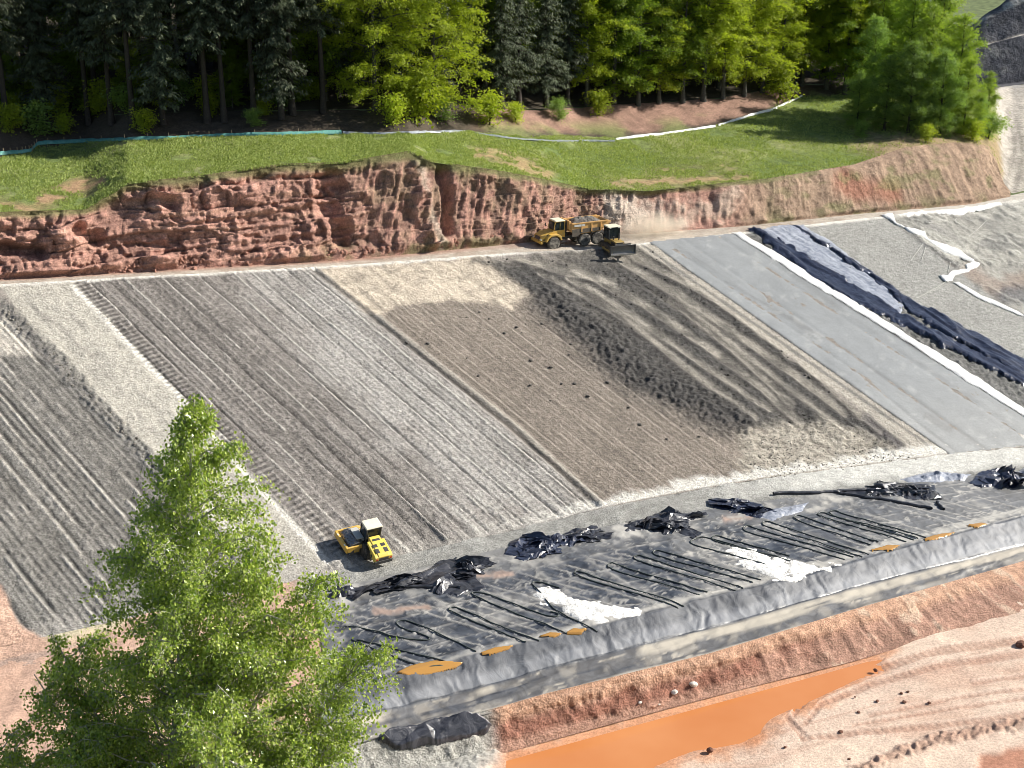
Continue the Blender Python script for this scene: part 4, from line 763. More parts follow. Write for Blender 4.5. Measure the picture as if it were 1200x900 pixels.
h += .05 * seam + .07 * hl
P[..., 2] += .06 + h + .0 * floor
dust = floor * np.clip(.06 + .3 * sstep(.0, .5, n1) + .3 * sstep(.1, .5, n2) + .5 * seam * (.5 + .5 * n2) - .12, 0, 1) + flank * (.03 + .08 * sstep(.1, .5, n2)) + trench * (.15 + .25 * sstep(0, .3, n2))
dust = np.maximum(dust, trench * .85 * sstep(.52, .7, T + .25 * n1) * (1 - sstep(.9, .98, T)) * sstep(-.4, .1, n1 + .4 * n2)); dust = np.maximum(dust, trench * .8 * sstep(.03, .06, T) * (1 - sstep(.1, .16, T))); tr_ = ridge(s_ * .09 + .3 * n2, q_ * 2.2 + .6 * n1, s=427, o=2); dust = np.maximum(dust, trench * .75 * sstep(.84, .94, tr_)); dust = dust * (1 - trench * .8 * (1 - sstep(.2, .42, tr_)))
dust = np.maximum(dust, floor * sstep(2.66, 2.95, T + .12 * n2) * (.35 + .5 * sstep(-.1, .4, n2)) * (1 - sstep(.1, .5, n1)))
lo = lm([(470, 792), (560, 767), (700, 730), (830, 696), (940, 668), (1060, 634), (1200, 598)], X, V, 4, 3, n2 * 5); dust = np.maximum(dust, lo * .75)
red_ = sum(lm(l, X, V, 4, 3, n2 * 7) for l in ([(440, 718), (500, 712)], [(560, 676), (600, 674)], [(850, 610), (880, 606)], [(520, 800), (535, 806)])); red_ = np.clip(red_, 0, 1); dust = np.maximum(dust, red_ * (.6 + .4 * n2))
dust = np.maximum(dust, hl * .75); crease_glint = np.maximum(np.maximum(sstep(.86, .95, wr4), sstep(.88, .96, wr5)), sstep(.9, .97, wr2)); dust = np.maximum(dust, floor * crease_glint * np.clip(.62 + .4 * n1, 0, .9)); dust = np.where(flank > .5, .5 + .15 * n2 + .2 * sstep(.85, .97, ridge(s_ * .7 + .5 * n2, q_ * .3, s=425, o=2)), dust)  # crease highlights and flank tone are painted light, carried in dust
dust = np.maximum(dust, sstep(880, 1150, X) * floor * .25)
dust_sheen_col = np.empty(P.shape); dust_sheen_col[:] = (.46, .44, .40); dust_sheen_col = mixc(dust_sheen_col, trench, (.5, .45, .37)); dust_sheen_col = mixc(dust_sheen_col, red_, (.5, .35, .27)); dust_sheen_col = mixc(dust_sheen_col, flank, (.07, .075, .09)); dust_sheen_col = mixc(dust_sheen_col, flank * (1 - sstep(1.3, 1.62, T + .18 * n2)), (.27, .28, .305)); dust_sheen_col = mixc(dust_sheen_col, flank * sstep(900, 1150, X) * .4, (.36, .37, .39))  # flank colour paints in light: dark band under the lip, sky sheen below
LV = P[T > 1.8].copy()
keep = (X > 372 + 16 * n1 + 6 * n2)
lin_o = tag(grid('liner', P, M_liner, True, dust_sheen_col, {'dust': np.clip(dust, 0, 1)}, keep), 'wide black plastic sealing liner spread wrinkled along the foot of the grey slope', 'liner')
# ---
def patch(name, poly, mat, step=1.2, lift=.05, hf=None, lab=None, cat=None, group=None, edge=3., rag=0., smooth=True, kind=None, slope=False, colf=None):
    x0, x1 = min(p[0] for p in poly) - 2, max(p[0] for p in poly) + 2; y0, y1 = min(p[1] for p in poly) - 2, max(p[1] for p in poly) + 2
    X, V = np.meshgrid(np.arange(x0, x1 + step, step), np.arange(y1, y0 - step, -step))
    P = on_slope(X, V) if slope else surf(X, V); sx = P[..., :2] @ EH; qx = P[..., :2] @ NH
    d = pdist(poly, X, V) + rag * fbm(sx * .9, qx * .9, s=431); e = sstep(0, edge, d)
    P = P.copy(); P[..., 2] += lift * (.3 + .7 * e) + (0 if hf is None else hf(sx, qx, d, X, V) * e)
    o = grid(name, P, mat, smooth, None if colf is None else colf(sx, qx, d, X, V), None, d > 0)
    return tag(o, lab, cat, group, kind)
M_black = sheet_mat('black_foil', (.014, .015, .022), (.07, .072, .085), .3, .6, .8, .6, .15)
M_navy = sheet_mat('navy_foil', (.012, .016, .035), (.04, .05, .085), .3, .6, 1.2, .6, .12)
M_silver = sheet_mat('grey_foil', (.2, .22, .27), (.4, .42, .47), .3, .55, 1.4, .6, .1)
M_white = sheet_mat('white_fleece', (.66, .66, .64), (.82, .82, .80), .85, .2, 1.0, .3, .08)
M_slab = sheet_mat('sealing_mat', (.27, .285, .295), (.335, .35, .36), .6, .35, .25, .1, .04)
M_gravelw = terrain_mat('white_grit', (1.2, 7), (.8, 1.15), .6, .12, attr=False, color=(.78, .76, .72))
# smooth sealing mat on the slope, white fleece edge, dark foil and ropes at the right
def slabh(sx, qx, d, X, V):
    h = np.zeros_like(sx)
    for l in ([(800, 280), (990, 410), (1180, 545)], [(790, 292), (1010, 440), (1080, 500), (1140, 545)], [(840, 276), (1100, 445), (1200, 512)]): h -= .05 * lm(l, X, V, 1.3, 1.2)
    return h + .03 * fbm(sx * .3, qx * .3, s=441)
def slabc(sx, qx, d, X, V):
    n = fbm(sx * .4, qx * .12, s=443); c = np.empty((*sx.shape, 3)); c[:] = (.235, .245, .25); c *= (1 + .12 * n + .05 * fbm(sx * 1.5, qx * 1.5, s=445))[..., None]
    for l, w, k in (([(850, 330), (990, 410), (1180, 545)], 1.5, .5), ([(905, 370), (1010, 440), (1080, 500), (1140, 545)], 1.4, .35), ([(1086, 488), (1112, 503)], 4, .5), ([(790, 286), (960, 400)], 1.2, .35), ([(870, 282), (1060, 415), (1200, 505)], 2.2, .25)): c = mixc(c, k * lm(l, X, V, w, 1.4, n * 2), (.13, .13, .13))
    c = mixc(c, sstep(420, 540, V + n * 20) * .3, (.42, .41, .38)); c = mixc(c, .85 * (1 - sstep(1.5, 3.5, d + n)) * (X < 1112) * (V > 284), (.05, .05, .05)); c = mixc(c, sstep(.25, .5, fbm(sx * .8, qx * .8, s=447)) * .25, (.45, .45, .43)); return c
M_slab = terrain_mat('sealing_mat', (.5, 6.0), (.93, 1.07), .12, .04, rough=.6, spec=.35)
patch('sealing_mat', SLAB, M_slab, 1.6, .05, slabh, 'smooth grey-blue sealing mat laid down the slope right of the dark clods', 'sealing mat', edge=2, slope=True, colf=slabc)
patch('fleece_strip', [(856, 273), (868, 272), (950, 320), (1060, 390), (1130, 432), (1250, 512), (1290, 540), (1250, 520), (1130, 446), (1056, 398), (945, 330)], M_white, 1.0, .2, lambda a, b, d, X, V: .06 * fbm(a * .8, b * .8, s=451), 'long white fleece strip along the upper edge of the smooth grey sealing mat', 'fleece strip', edge=2, rag=1.5, slope=True)
def tents(A, seed, n=14, ang=None):
    rg = np.random.default_rng(seed)
    def f(a, b, d, X, V):
        h = np.zeros_like(a) + .04; k0 = d > -1; a0, a1, b0, b1 = a[k0].min(), a[k0].max(), b[k0].min(), b[k0].max()
        for k in range(n):
            th = rg.normal(.05, .4) if ang is None else rg.normal(ang, .35); ca, cb = rg.uniform(a0, a1), rg.uniform(b0, b1); u = (a - ca) * math.cos(th) + (b - cb) * math.sin(th); w = -(a - ca) * math.sin(th) + (b - cb) * math.cos(th)
            ln = rg.uniform(1.2, 4.5); top = A * rg.uniform(.35, 1.0); s1, s2 = rg.uniform(.18, .8, 2); tilt = rg.normal(0, .06)
            h = np.maximum(h, top + tilt * u - np.where(w > 0, w * s1, -w * s2) - np.maximum(0, np.abs(u) - ln) * .9)
        return h + .05 * A * fbm(a * 1.2, b * 1.2, s=seed)
    return f
def crump(A, f=.5, seed=0, g=0): return lambda a, b, d, X, V: A * (.25 + 1.5 * np.clip(ridge(a * f + .5 * fbm(a * .6, b * .6, s=seed), b * f * 1.15, s=seed + 1, o=3) - .45, 0, 1) + .35 * fbm(a * f * 2, b * f * 2, s=seed + 2)) * sstep(0, 9, d + 2)
def foldh(A, seed): return lambda a, b, d, X, V: A * (.2 + 1.6 * np.clip(ridge((-.255 * a + .967 * b) * .10, (.967 * a + .255 * b) * .8 + .9 * fbm(a * .15, b * .15, s=seed), s=seed + 1, o=2) - .45, 0, 1))
patch('foil_sheet', [(884, 268), (941, 262), (985, 292), (1030, 325), (1066, 352), (1055, 372), (1015, 350), (960, 318), (915, 290)], M_silver, .9, .1, foldh(.16, 461), 'shiny blue-grey foil sheet spread down the slope between the dark foil folds', 'foil sheet', rag=3, slope=True)
patch('foil_strip', [(876, 268), (890, 265), (925, 287), (975, 318), (1030, 350), (1070, 375), (1120, 398), (1200, 437), (1260, 470), (1255, 480), (1195, 450), (1110, 410), (1050, 378), (1010, 360), (960, 332), (912, 298)], M_navy, .9, .12, foldh(.45, 463), 'long crumpled navy foil strip beside the dark gravel band on the right slope', 'foil strip', rag=4, slope=True)
patch('foil_strip', [(926, 264), (934, 262), (1000, 305), (1052, 340), (1072, 352), (1120, 378), (1200, 420), (1270, 460), (1260, 475), (1195, 441), (1115, 398), (1066, 368), (1040, 342), (990, 308)], M_navy, .9, .14, foldh(.45, 465), 'folded navy foil strip along the speckled grey slope, uppermost of the dark folds', 'foil strip', rag=4, slope=True)
patch('fleece_sheet', [(1030, 252), (1046, 251), (1050, 262), (1062, 267), (1084, 272), (1089, 281), (1100, 285), (1117, 290), (1130, 298), (1143, 306), (1140, 309), (1120, 303), (1112, 301), (1085, 285), (1060, 270)], M_white, .7, .32, crump(.12, .6, 471), 'white fleece sheet hanging in a tapering band down the right slope', 'fleece', rag=1.5, edge=1.5)
patch('fleece_sheet', [(1048, 253), (1068, 249), (1100, 248), (1140, 243), (1172, 237), (1176, 241), (1150, 248), (1126, 254), (1112, 254), (1085, 252), (1068, 255)], M_white, .7, .32, crump(.12, .6, 475), 'white fleece sheet lying along the top edge below the dirt road', 'fleece', rag=1.5, edge=1.5)
patch('fleece_sheet', [(1099, 323), (1110, 323), (1115, 318), (1132, 316), (1130, 311), (1142, 307), (1149, 309), (1146, 314), (1136, 319), (1119, 324), (1116, 330), (1108, 332), (1103, 328)], M_white, .6, .25, crump(.12, .6, 479), 'small white fleece piece, lowest of the white pieces on the right slope', 'fleece', rag=1, edge=1.5)
patch('fleece_sheet', [(1116, 331), (1124, 331), (1150, 346), (1200, 368), (1260, 400), (1258, 404), (1200, 373), (1145, 350)], M_white, .7, .2, None, 'narrow white fleece tail running off toward the right edge of the slope', 'fleece', rag=1, edge=1.5)
M_rope = paint('pale_rope', (.55, .54, .5), .8, dirt=.2)
ropes = [([(1126, 253), (1112, 264), (1098, 269), (1088, 275), (1086, 284)], 'looping from the top edge down to the white fleece band'), ([(1087, 284), (1084, 292), (1080, 306)], 'short right one of the pair below the white fleece band'), ([(1083, 284), (1076, 294), (1067, 306)], 'short left one of the pair below the white fleece band'), ([(1166, 248), (1152, 264), (1135, 278), (1121, 288)], 'long straight one toward the lower end of the white band'), ([(1107, 332), (1092, 341), (1075, 350)], 'from the lowest fleece piece to the dark foil'), ([(1115, 302), (1113, 312), (1111, 320)], 'upright one above the lowest fleece piece'), ([(1117, 303), (1123, 309), (1130, 314)], 'slanting one beside the lowest fleece piece'), ([(1110, 253), (1099, 260), (1094, 270)], 'short one hanging from the top fleece sheet')]
def lay(path, r, lift, name, mat, lab, cat, group, n=6, wig=0., seed=0):
    p = smooth_path(np.array(path, float)); L_ = np.linspace(0, 1, 60); u = np.linspace(0, 1, len(p)); q = np.stack([np.interp(L_, u, p[:, 0]), np.interp(L_, u, p[:, 1])], -1)
    P = surf(q[:, 0], q[:, 1])
    if name == 'hose':
        for i_ in range(60): P[i_, 2] = LV[np.argmin(((LV[:, :2] - P[i_, :2]) ** 2).sum(1)), 2]
        P[1:-1, 2] = np.maximum(P[1:-1, 2], (P[:-2, 2] + P[2:, 2]) / 2)
    P[:, :2] += wig * np.stack([fbm(L_ * 9, L_ * 0 + seed, s=3), fbm(L_ * 9, L_ * 0 + seed, s=4)], -1); P[:, 2] += lift
    v, f = tube_np([(P, np.full(60, r))], n); return tag(mesh_np(name, v, f, mat, None, True), lab, cat, group)
for k, (p, t) in enumerate(ropes): lay(p, .03, .1, 'rope', M_rope, 'thin pale rope, ' + t, 'rope', 'ropes holding the fleece on the slope', 5)
# hoses in loops on the liner
M_hose = paint('black_hose', (.035, .045, .042), .22, dirt=.5, scale=1.5, dirtcol=(.2, .22, .19))
def loop(a, b, w, sw=1): # U-turn hose: down one line and back the other
    (x0, y0), (x1, y1) = a, b; dx, dy = w
    return [(x1, y1), (x0 + (x1 - x0) * .5, y0 + (y1 - y0) * .5), (x0 + 8, y0 + 3), (x0 - 2, y0 - 2), (x0 + dx * .5, y0 + dy - 3), (x0 + dx + 6, y0 + dy + 1), (x0 + dx + (x1 - x0) * .5, y0 + dy + (y1 - y0) * .5), (x1 + dx, y1 + dy)]
hoses = [[(405, 735), (440, 741), (468, 750), (500, 752), (505, 749), (490, 743), (470, 738), (463, 732), (468, 728), (480, 729), (515, 745), (558, 765)],
         [(412, 751), (450, 767), (488, 781), (500, 784), (525, 782), (532, 779), (508, 773), (455, 760), (418, 751)],
         [(616, 755), (593, 745), (560, 732), (532, 720), (524, 716), (530, 712), (548, 718), (590, 738), (632, 752)],
         [(664, 744), (638, 733), (608, 722), (570, 706), (552, 698), (554, 695), (568, 696), (600, 709), (634, 721), (650, 725), (657, 722), (645, 718)],
         [(700, 742), (678, 730), (655, 720), (640, 706), (632, 693), (622, 686), (627, 682), (642, 686), (655, 690)],
         loop((673, 675), (795, 713), (7, -2)), loop((712, 667), (820, 699), (9, -3)), loop((743, 657), (862, 694), (9, -3)), loop((765, 651), (882, 684), (10, -3)), loop((808, 638), (900, 664), (26, -5)), loop((834, 634), (915, 656), (10, -3)),
         loop((871, 623), (990, 657), (10, -3)), loop((893, 617), (1010, 654), (8, -3)), loop((930, 610), (1020, 640), (9, -3)), loop((958, 606), (1062, 636), (9, -2)), loop((972, 604), (1076, 633), (9, -2))]
for k, p in enumerate(hoses):
    lay(p, .055, .05, 'hose', M_hose, 'black hose looped on the liner, %s of the hoses' % nth(k), 'hose', 'hoses laid in loops on the liner', 6, .03, k)
# crumpled black foil along the upper liner edge
T_ = [([(384, 694), (440, 684), (500, 668), (515, 655), (545, 655), (566, 664), (560, 676), (568, 690), (535, 701), (500, 688), (440, 694), (390, 698)], 1.1, 'long crumpled black foil at the left end of the liner edge, below the roller', M_black),
      ([(588, 652), (598, 636), (625, 629), (660, 628), (700, 629), (690, 634), (650, 642), (630, 655), (612, 658)], 1.0, 'crumpled dark foil heap on the liner edge, second from the roller', M_navy),
      ([(730, 625), (745, 610), (778, 598), (800, 600), (830, 604), (806, 612), (810, 622), (780, 628), (755, 622)], 1.1, 'jagged black foil heap at the middle of the liner edge', M_black),
      ([(826, 592), (845, 585), (875, 586), (900, 595), (905, 604), (890, 610), (865, 600), (838, 599)], .9, 'flapped black and silver foil with a pale tail right of the middle heap', M_navy),
      ([(990, 576), (1040, 566), (1095, 570), (1098, 580), (1088, 590), (1060, 586), (1030, 583), (995, 581)], 1.0, 'dark foil bundle with long black strips near the right end of the liner edge', M_black),
      ([(1135, 566), (1150, 552), (1172, 549), (1188, 556), (1190, 570), (1176, 574), (1150, 572)], 1.6, 'standing dark blue foil peak at the far right of the liner edge', M_navy),
      ([(672, 632), (690, 622), (720, 625), (716, 632), (700, 636), (684, 638)], .6, 'small dark foil scrap between two heaps on the liner edge', M_black)]
def flaps(o, poly, A, seed, n):
    rg = np.random.default_rng(seed); bb = np.array(poly); V_ = []; F_ = []; base = len(o.data.vertices); bm = bmesh.new(); bm.from_mesh(o.data)
    for k in range(n):
        for _ in range(60):
            x, v = rg.uniform(bb[:, 0].min(), bb[:, 0].max()), rg.uniform(bb[:, 1].min(), bb[:, 1].max())
            if pdist(poly, np.array([x]), np.array([v]))[0] > 1.5: break
        c = S1(x, v); L_ = rg.uniform(1.6, 4.2); W_ = rg.uniform(.7, 1.9); th = rg.normal(.35, .5); e1 = np.array([math.cos(th), math.sin(th), 0]); e2 = np.array([-e1[1], e1[0], 0]); nu, nv = 9, 7
        u = np.linspace(-.5, .5, nu)[:, None] + rg.normal(0, .02, (nu, nv)); w = np.linspace(-.5, .5, nv)[None] + rg.normal(0, .03, (nu, nv)); fq = rg.uniform(.8, 1.9); ph = rg.random(); sk = rg.normal(0, .7)
        tri = 2 * np.abs(((w * fq + ph + sk * u) % 1) - .5); env = np.clip(1.25 - 2.1 * np.abs(u), 0, 1); lift = A * rg.uniform(.25, .75)
        z = .1 + lift * tri * env + rg.normal(0, .035, (nu, nv)) + rg.normal(0, .18) * A * u; curl = rg.normal(0, .35) * tri * A
        G = c + e1 * (u * L_)[..., None] + e2 * (w * W_ * (1 - .25 * tri) + curl)[..., None]; G[..., 2] += np.maximum(z, .04)
        vs = [[bm.verts.new(G[i, j]) for j in range(nv)] for i in range(nu)]
        for i in range(nu - 1):
            for j in range(nv - 1): bm.faces.new((vs[i][j], vs[i + 1][j], vs[i + 1][j + 1], vs[i][j + 1]))
    bm.to_mesh(o.data); bm.free(); return o
for k, (p, A, t, m_) in enumerate(T_): flaps(patch('foil_heap', p, m_, .7, .12, tents(A * .22, 500 + 7 * k, 7), t, 'foil heap', 'crumpled foil along the liner edge', rag=4, edge=2, smooth=False), p, A * 1.1, 900 + k, [15, 11, 11, 8, 10, 6, 4][k])
patch('foil_sheet', [(872, 605), (900, 596), (950, 588), (942, 600), (905, 612)], M_silver, 1., .1, crump(.25, .6, 551), 'pale silver foil sheet lying flat beside the flapped black foil', 'foil sheet', rag=2)
patch('foil_sheet', [(1052, 562), (1090, 553), (1140, 556), (1130, 565), (1070, 568)], M_silver, 1., .12, crump(.5, .8, 553), 'wrinkled grey foil sheet behind the dark foil bundle near the right end', 'foil sheet', rag=2)
patch('foil_sheet', [(1186, 556), (1215, 540), (1260, 540), (1250, 556), (1195, 568)], M_silver, 1., .12, crump(.5, .8, 555), 'wrinkled grey foil sheet at the right edge beside the standing foil peak', 'foil sheet', rag=2)
_fp = [(438, 868), (458, 858), (490, 850), (530, 843), (560, 840), (578, 850), (570, 862), (540, 868), (500, 876), (470, 880), (448, 874)]
patch('foil_sheet', _fp, M_black, .9, .15, tents(.45, 557, 12), 'wrinkled dark grey liner end lying before the grey gravel by the birch', 'foil sheet', rag=4)
for k, (p, lab) in enumerate([([(980, 577), (1090, 572)], 'straight black foil strip leading right to the dark foil bundle'), ([(985, 580), (1040, 588), (1090, 597)], 'straight black foil strip slanting below the dark foil bundle'), ([(905, 580), (985, 578)], 'thin black strip left of the dark foil bundle'), ([(1098, 590), (1104, 598)], 'short dark strip end right of the dark foil bundle'), ([(395, 697), (470, 688), (540, 690)], 'long black foil roll along the left end of the liner edge')]):
    lay(p, .16, .2, 'foil_roll', M_black, lab, 'foil roll', 'black foil strips and rolls on the liner', 6, .2, k)
# white grit heaps, puddles
def grith(a, b, d, X, V): return .14 * sstep(0, 14, d) + .05 * fbm(a * .8, b * .8, s=561) + .05 * fbm(a * 3, b * 3, s=563)
patch('grit_heap', [(612, 700), (632, 690), (660, 690), (682, 702), (700, 706), (735, 712), (762, 714), (745, 722), (715, 730), (690, 737), (672, 728), (655, 716), (632, 708)], M_gravelw, 1.0, .08, grith, 'flat heap of bright white grit on the liner, the nearer left one', 'grit heap', rag=11)
patch('grit_heap', [(838, 648), (855, 641), (880, 642), (905, 650), (930, 655), (962, 662), (985, 664), (975, 674), (945, 676), (925, 682), (905, 684), (885, 672), (868, 660)], M_gravelw, 1.0, .08, grith, 'flat heap of bright white grit on the liner, the farther right one', 'grit heap', rag=11)
m, nt, ns, lk, b = nmat('puddle_water'); b.inputs['Base Color'].default_value = (.40, .21, .055, 1); b.inputs['Roughness'].default_value = .12; M_pud = m
for p in ([(464, 790), (480, 782), (510, 776), (530, 777), (545, 778), (535, 785), (505, 793), (478, 795)], [(560, 768), (580, 760), (602, 758), (596, 764), (575, 770)], [(628, 748), (645, 742), (660, 744), (650, 750)], [(662, 744), (672, 738), (690, 738), (682, 745)], [(1015, 647), (1040, 640), (1058, 640), (1045, 647)], [(1078, 634), (1100, 627), (1124, 624), (1110, 631), (1090, 636)], [(1132, 617), (1150, 613), (1158, 616), (1145, 621)]):
    patch('puddle', p, M_pud, .8, .24, None, rag=1, edge=1, kind='structure')
# clods, rocks, rubble
def lump_proto(seed, flat=.7, n=2):
    bm = bmesh.new(); bmesh.ops.create_icosphere(bm, subdivisions=n, radius=.5); rg = np.random.default_rng(seed)
    for v in bm.verts:
        c = v.co; k = 1 + .35 * float(fbm(np.array([c.x * 2.2]), np.array([c.y * 2.2]), np.array([c.z * 2.2]), s=seed)[0]) + rg.normal(0, .03); v.co = Vector((c.x * k * rg.uniform(.97, 1.03), c.y * k, c.z * k * flat))
    me = bpy.data.meshes.new('lump'); bm.to_mesh(me); bm.free(); return me
M_clod = terrain_mat('dark_clay', (2, 9), (.75, 1.25), .6, .05, attr=False, color=(.085, .078, .07)); M_redrock = terrain_mat('red_rock', (2, 9), (.75, 1.25), .6, .05, attr=False, color=(.17, .085, .06))
M_pale = terrain_mat('pale_rock', (2, 9), (.8, 1.2), .6, .05, attr=False, color=(.62, .58, .52))
CL = [lump_proto(600 + i) for i in range(4)]; RK = [lump_proto(610 + i) for i in range(4)]; PR = [lump_proto(620 + i) for i in range(3)]
for l_, m_ in ((CL, M_clod), (RK, M_redrock), (PR, M_pale)):
    for me in l_: me.materials.append(m_)
def put(me, name, x, v, s, lab, cat, group, nrm=NS, sink=.1):
    o = bpy.data.objects.new(name, me); COL.objects.link(o); p = S1(x, v); o.location = tuple(p + np.array([0, 0, s * .25 - sink * s])); o.rotation_euler = (vr.uniform(-.3, .3), vr.uniform(-.3, .3), vr.random() * 6); o.scale = (s * vr.uniform(.8, 1.4), s * vr.uniform(.8, 1.2), s * vr.uniform(.7, 1.1)); return tag(o, lab, cat, group)
cpos = [(573, 374), (590, 391), (605, 384), (616, 380), (633, 380), (669, 404), (666, 416), (594, 423), (623, 423), (645, 431), (623, 452), (656, 450), (672, 450), (710, 449), (645, 470), (612, 390), (720, 433), (748, 498), (738, 503), (703, 435), (577, 381), (502, 403), (478, 402), (548, 420), (560, 441), (690, 465), (755, 462), (770, 484), (735, 478), (800, 500), (820, 512), (783, 515), (560, 366), (545, 372), (630, 366), (650, 378)]
for x, v in cpos: put(CL[vr.integers(4)], 'clod', x + vr.uniform(-2, 2), v, vr.uniform(.15, .45), 'dark clod of clay fallen on the brown finely striped field of the slope', 'clod', 'dark clods on the brown field')
for x, v in [(1056, 813), (1064, 811), (1089, 824), (1060, 823), (1028, 822), (1026, 786), (1002, 817), (1006, 835), (995, 890), (920, 876), (1100, 870), (985, 858)]:
    put(RK[vr.integers(4)], 'rock', x, v, vr.uniform(.15, .38), 'small brown rock lying on the pale mud right of the orange pool', 'rock', 'rocks scattered on the mud')
put(RK[1], 'rock', 1196, 757, 1.1, 'largest brown rock on the pale mud at the right edge', 'rock', 'rocks scattered on the mud')
put(RK[2], 'rock', 832, 880, .6, 'brown rock in the shallow end of the orange pool', 'rock', 'rocks scattered on the mud')
for x, v, s, t in [(812, 803, .7, 'largest pale rock in the red bank above the pool'), (790, 812, .5, 'pale rock left of the largest one in the red bank'), (772, 826, .45, 'low pale rock at the foot of the red bank above the pool'), (750, 824, .4, 'leftmost pale rock in the red bank')]: put(PR[vr.integers(3)], 'rock', x, v, s, t, 'rock', 'pale rocks in the red bank')
def rubble(name, poly, n, s0, s1, mat, lab, cen=None, kmax=1.0):
    bb = np.array(poly); x = vr.uniform(bb[:, 0].min(), bb[:, 0].max(), n * 4); v = vr.uniform(bb[:, 1].min(), bb[:, 1].max(), n * 4); d = pdist(poly, x, v)
    k = d > vr.random(n * 4) * 6; x, v = x[k][:n], v[k][:n]
    if name == 'clay_rubble':
        m = np.zeros_like(x)
        for ln, w in RUTS: m = np.maximum(m, lm(ln, x, v, w + 1, 2))
        k = m < .4; x, v = x[k], v[k]
    P = surf(x, v) if name == 'cliff_rubble' else on_slope(x, v); s = s0 + (s1 - s0) * vr.random(len(x)) ** 2.5; bm = bmesh.new(); bmesh.ops.create_icosphere(bm, subdivisions=1, radius=.5); bv = np.array([q.co[:] for q in bm.verts]); bf = np.array([[q.index for q in f.verts] for f in bm.faces]); bm.free()
    A = vr.normal(size=(len(x), 3, 3)); Q, _ = np.linalg.qr(A); vv = bv[None] * (1 + vr.normal(0, .16, (len(x), len(bv), 1))) * vr.uniform(.6, 1.2, (len(x), 1, 3)); vv = np.einsum('nij,nkj->nki', Q, vv) * s[:, None, None] + (P + NS * (s * .15)[:, None])[:, None]
    ff = bf[None] + (np.arange(len(x)) * len(bv))[:, None, None]; return tag(mesh_np(name, vv.reshape(-1, 3), ff.reshape(-1, 3), mat), lab, 'rubble', None, 'stuff')
rubble('clay_rubble', ZF, 1700, .08, .42, M_clod, 'dark loose clay rubble tipped over the upper right of the slope')
M_redrock2 = terrain_mat('fallen_red_rock', (2, 9), (.7, 1.3), .6, .05, attr=False, color=(.3, .16, .12)); M_midrock = terrain_mat('grey_rubble', (2, 9), (.7, 1.3), .6, .05, attr=False, color=(.2, .185, .16))
rubble('pale_rubble', [(868, 505), (960, 498), (1045, 525), (1100, 535), (1090, 545), (930, 572), (870, 545)], 900, .06, .2, M_midrock, 'grey-beige broken rubble spread at the toe of the slope left of the sealing mat')
rubble('edge_rubble', [(-20, 345), (20, 362), (70, 410), (120, 470), (176, 525), (250, 612), (330, 700), (300, 700), (235, 620), (158, 532), (100, 472), (48, 415), (-20, 370)], 2600, .08, .42, M_midrock, 'dark rubble line along the left edge of the beige strip')
rubble('cliff_rubble', [(-60, 331), (200, 318), (400, 303), (600, 283), (590, 274), (400, 290), (200, 302), (-60, 316)], 1500, .1, .75, M_redrock2, 'red broken stones fallen along the foot of the cliff')
# silt barrier along the grass
M_teal = sheet_mat('teal_net', (.08, .24, .21), (.16, .36, .32), .6, .3, 1.5, .3, .1); M_wood = paint('stake_wood', (.3, .22, .14), .8)
def barrier(pts, mat, h, lab, cat, name='barrier_net', posts=True):
    p = np.array(pts, float); u = np.linspace(0, len(p) - 1, 240); x = np.interp(u, range(len(p)), p[:, 0]); v = np.interp(u, range(len(p)), p[:, 1]); P = surf(x, v); k = np.linspace(0, 6.283 * 1, 240); r = empty(name, tuple(P[120]), 0, lab, cat)
    sag = h * (.8 + .35 * fbm(P[:, 0] * .5, P[:, 1] * .5, s=701)); off = NH * 1.0
    th = np.array([0, .12, .12, -.02, -.12]); zz = np.array([-.1, .1, .62, 1., .1]); G = np.stack([P + np.stack([off[0] * t + 0 * sag, off[1] * t + 0 * sag, z * sag], -1) + .1 * np.stack([fbm(P[:, 0], P[:, 1], s=703 + i), fbm(P[:, 0], P[:, 1], s=705 + i), 0 * sag], -1) for i, (t, z) in enumerate(zip(th, zz))]) - P[120]
    grid('net' if posts else 'cover', G, mat, True, parent=r)
    if posts:
        for i in range(4, 240, 9): MB().cyl(P[i] - P[120] + np.array([0, .15, -.3]), P[i] - P[120] + np.array([0, .15, h * 1.35]), .05, n=6).build('stake', M_wood, r)
barrier([(-60, 192), (0, 182), (24, 180), (36, 178), (44, 170), (100, 167), (180, 164), (250, 161), (330, 159), (400, 157)], M_teal, .6, 'low teal barrier net running along the dark forest edge above the grass', 'barrier net')
barrier([(402, 157), (450, 158), (500, 156), (550, 155)], M_silver, .4, 'low pale foil-covered drain between the teal net and the earth bank', 'drain cover', 'drain_cover', False)
barrier([(556, 157), (600, 163), (650, 166), (720, 166)], sheet_mat('grey_cover', (.12, .15, .14), (.22, .25, .24), .6, .3, 1.5, .3, .1), .35, 'low dark grey drain cover curving below the bare earth bank', 'drain cover', 'drain_cover', False)
barrier([(722, 164), (780, 158), (838, 149)], M_white, .5, 'white foil-covered drain below the beech row, the longer lower piece', 'drain cover', 'drain_cover', False)
barrier([(842, 148), (880, 136), (905, 130), (940, 113)], M_white, .5, 'white foil-covered drain climbing to the upper right beside the bushy clump', 'drain cover', 'drain_cover', False)
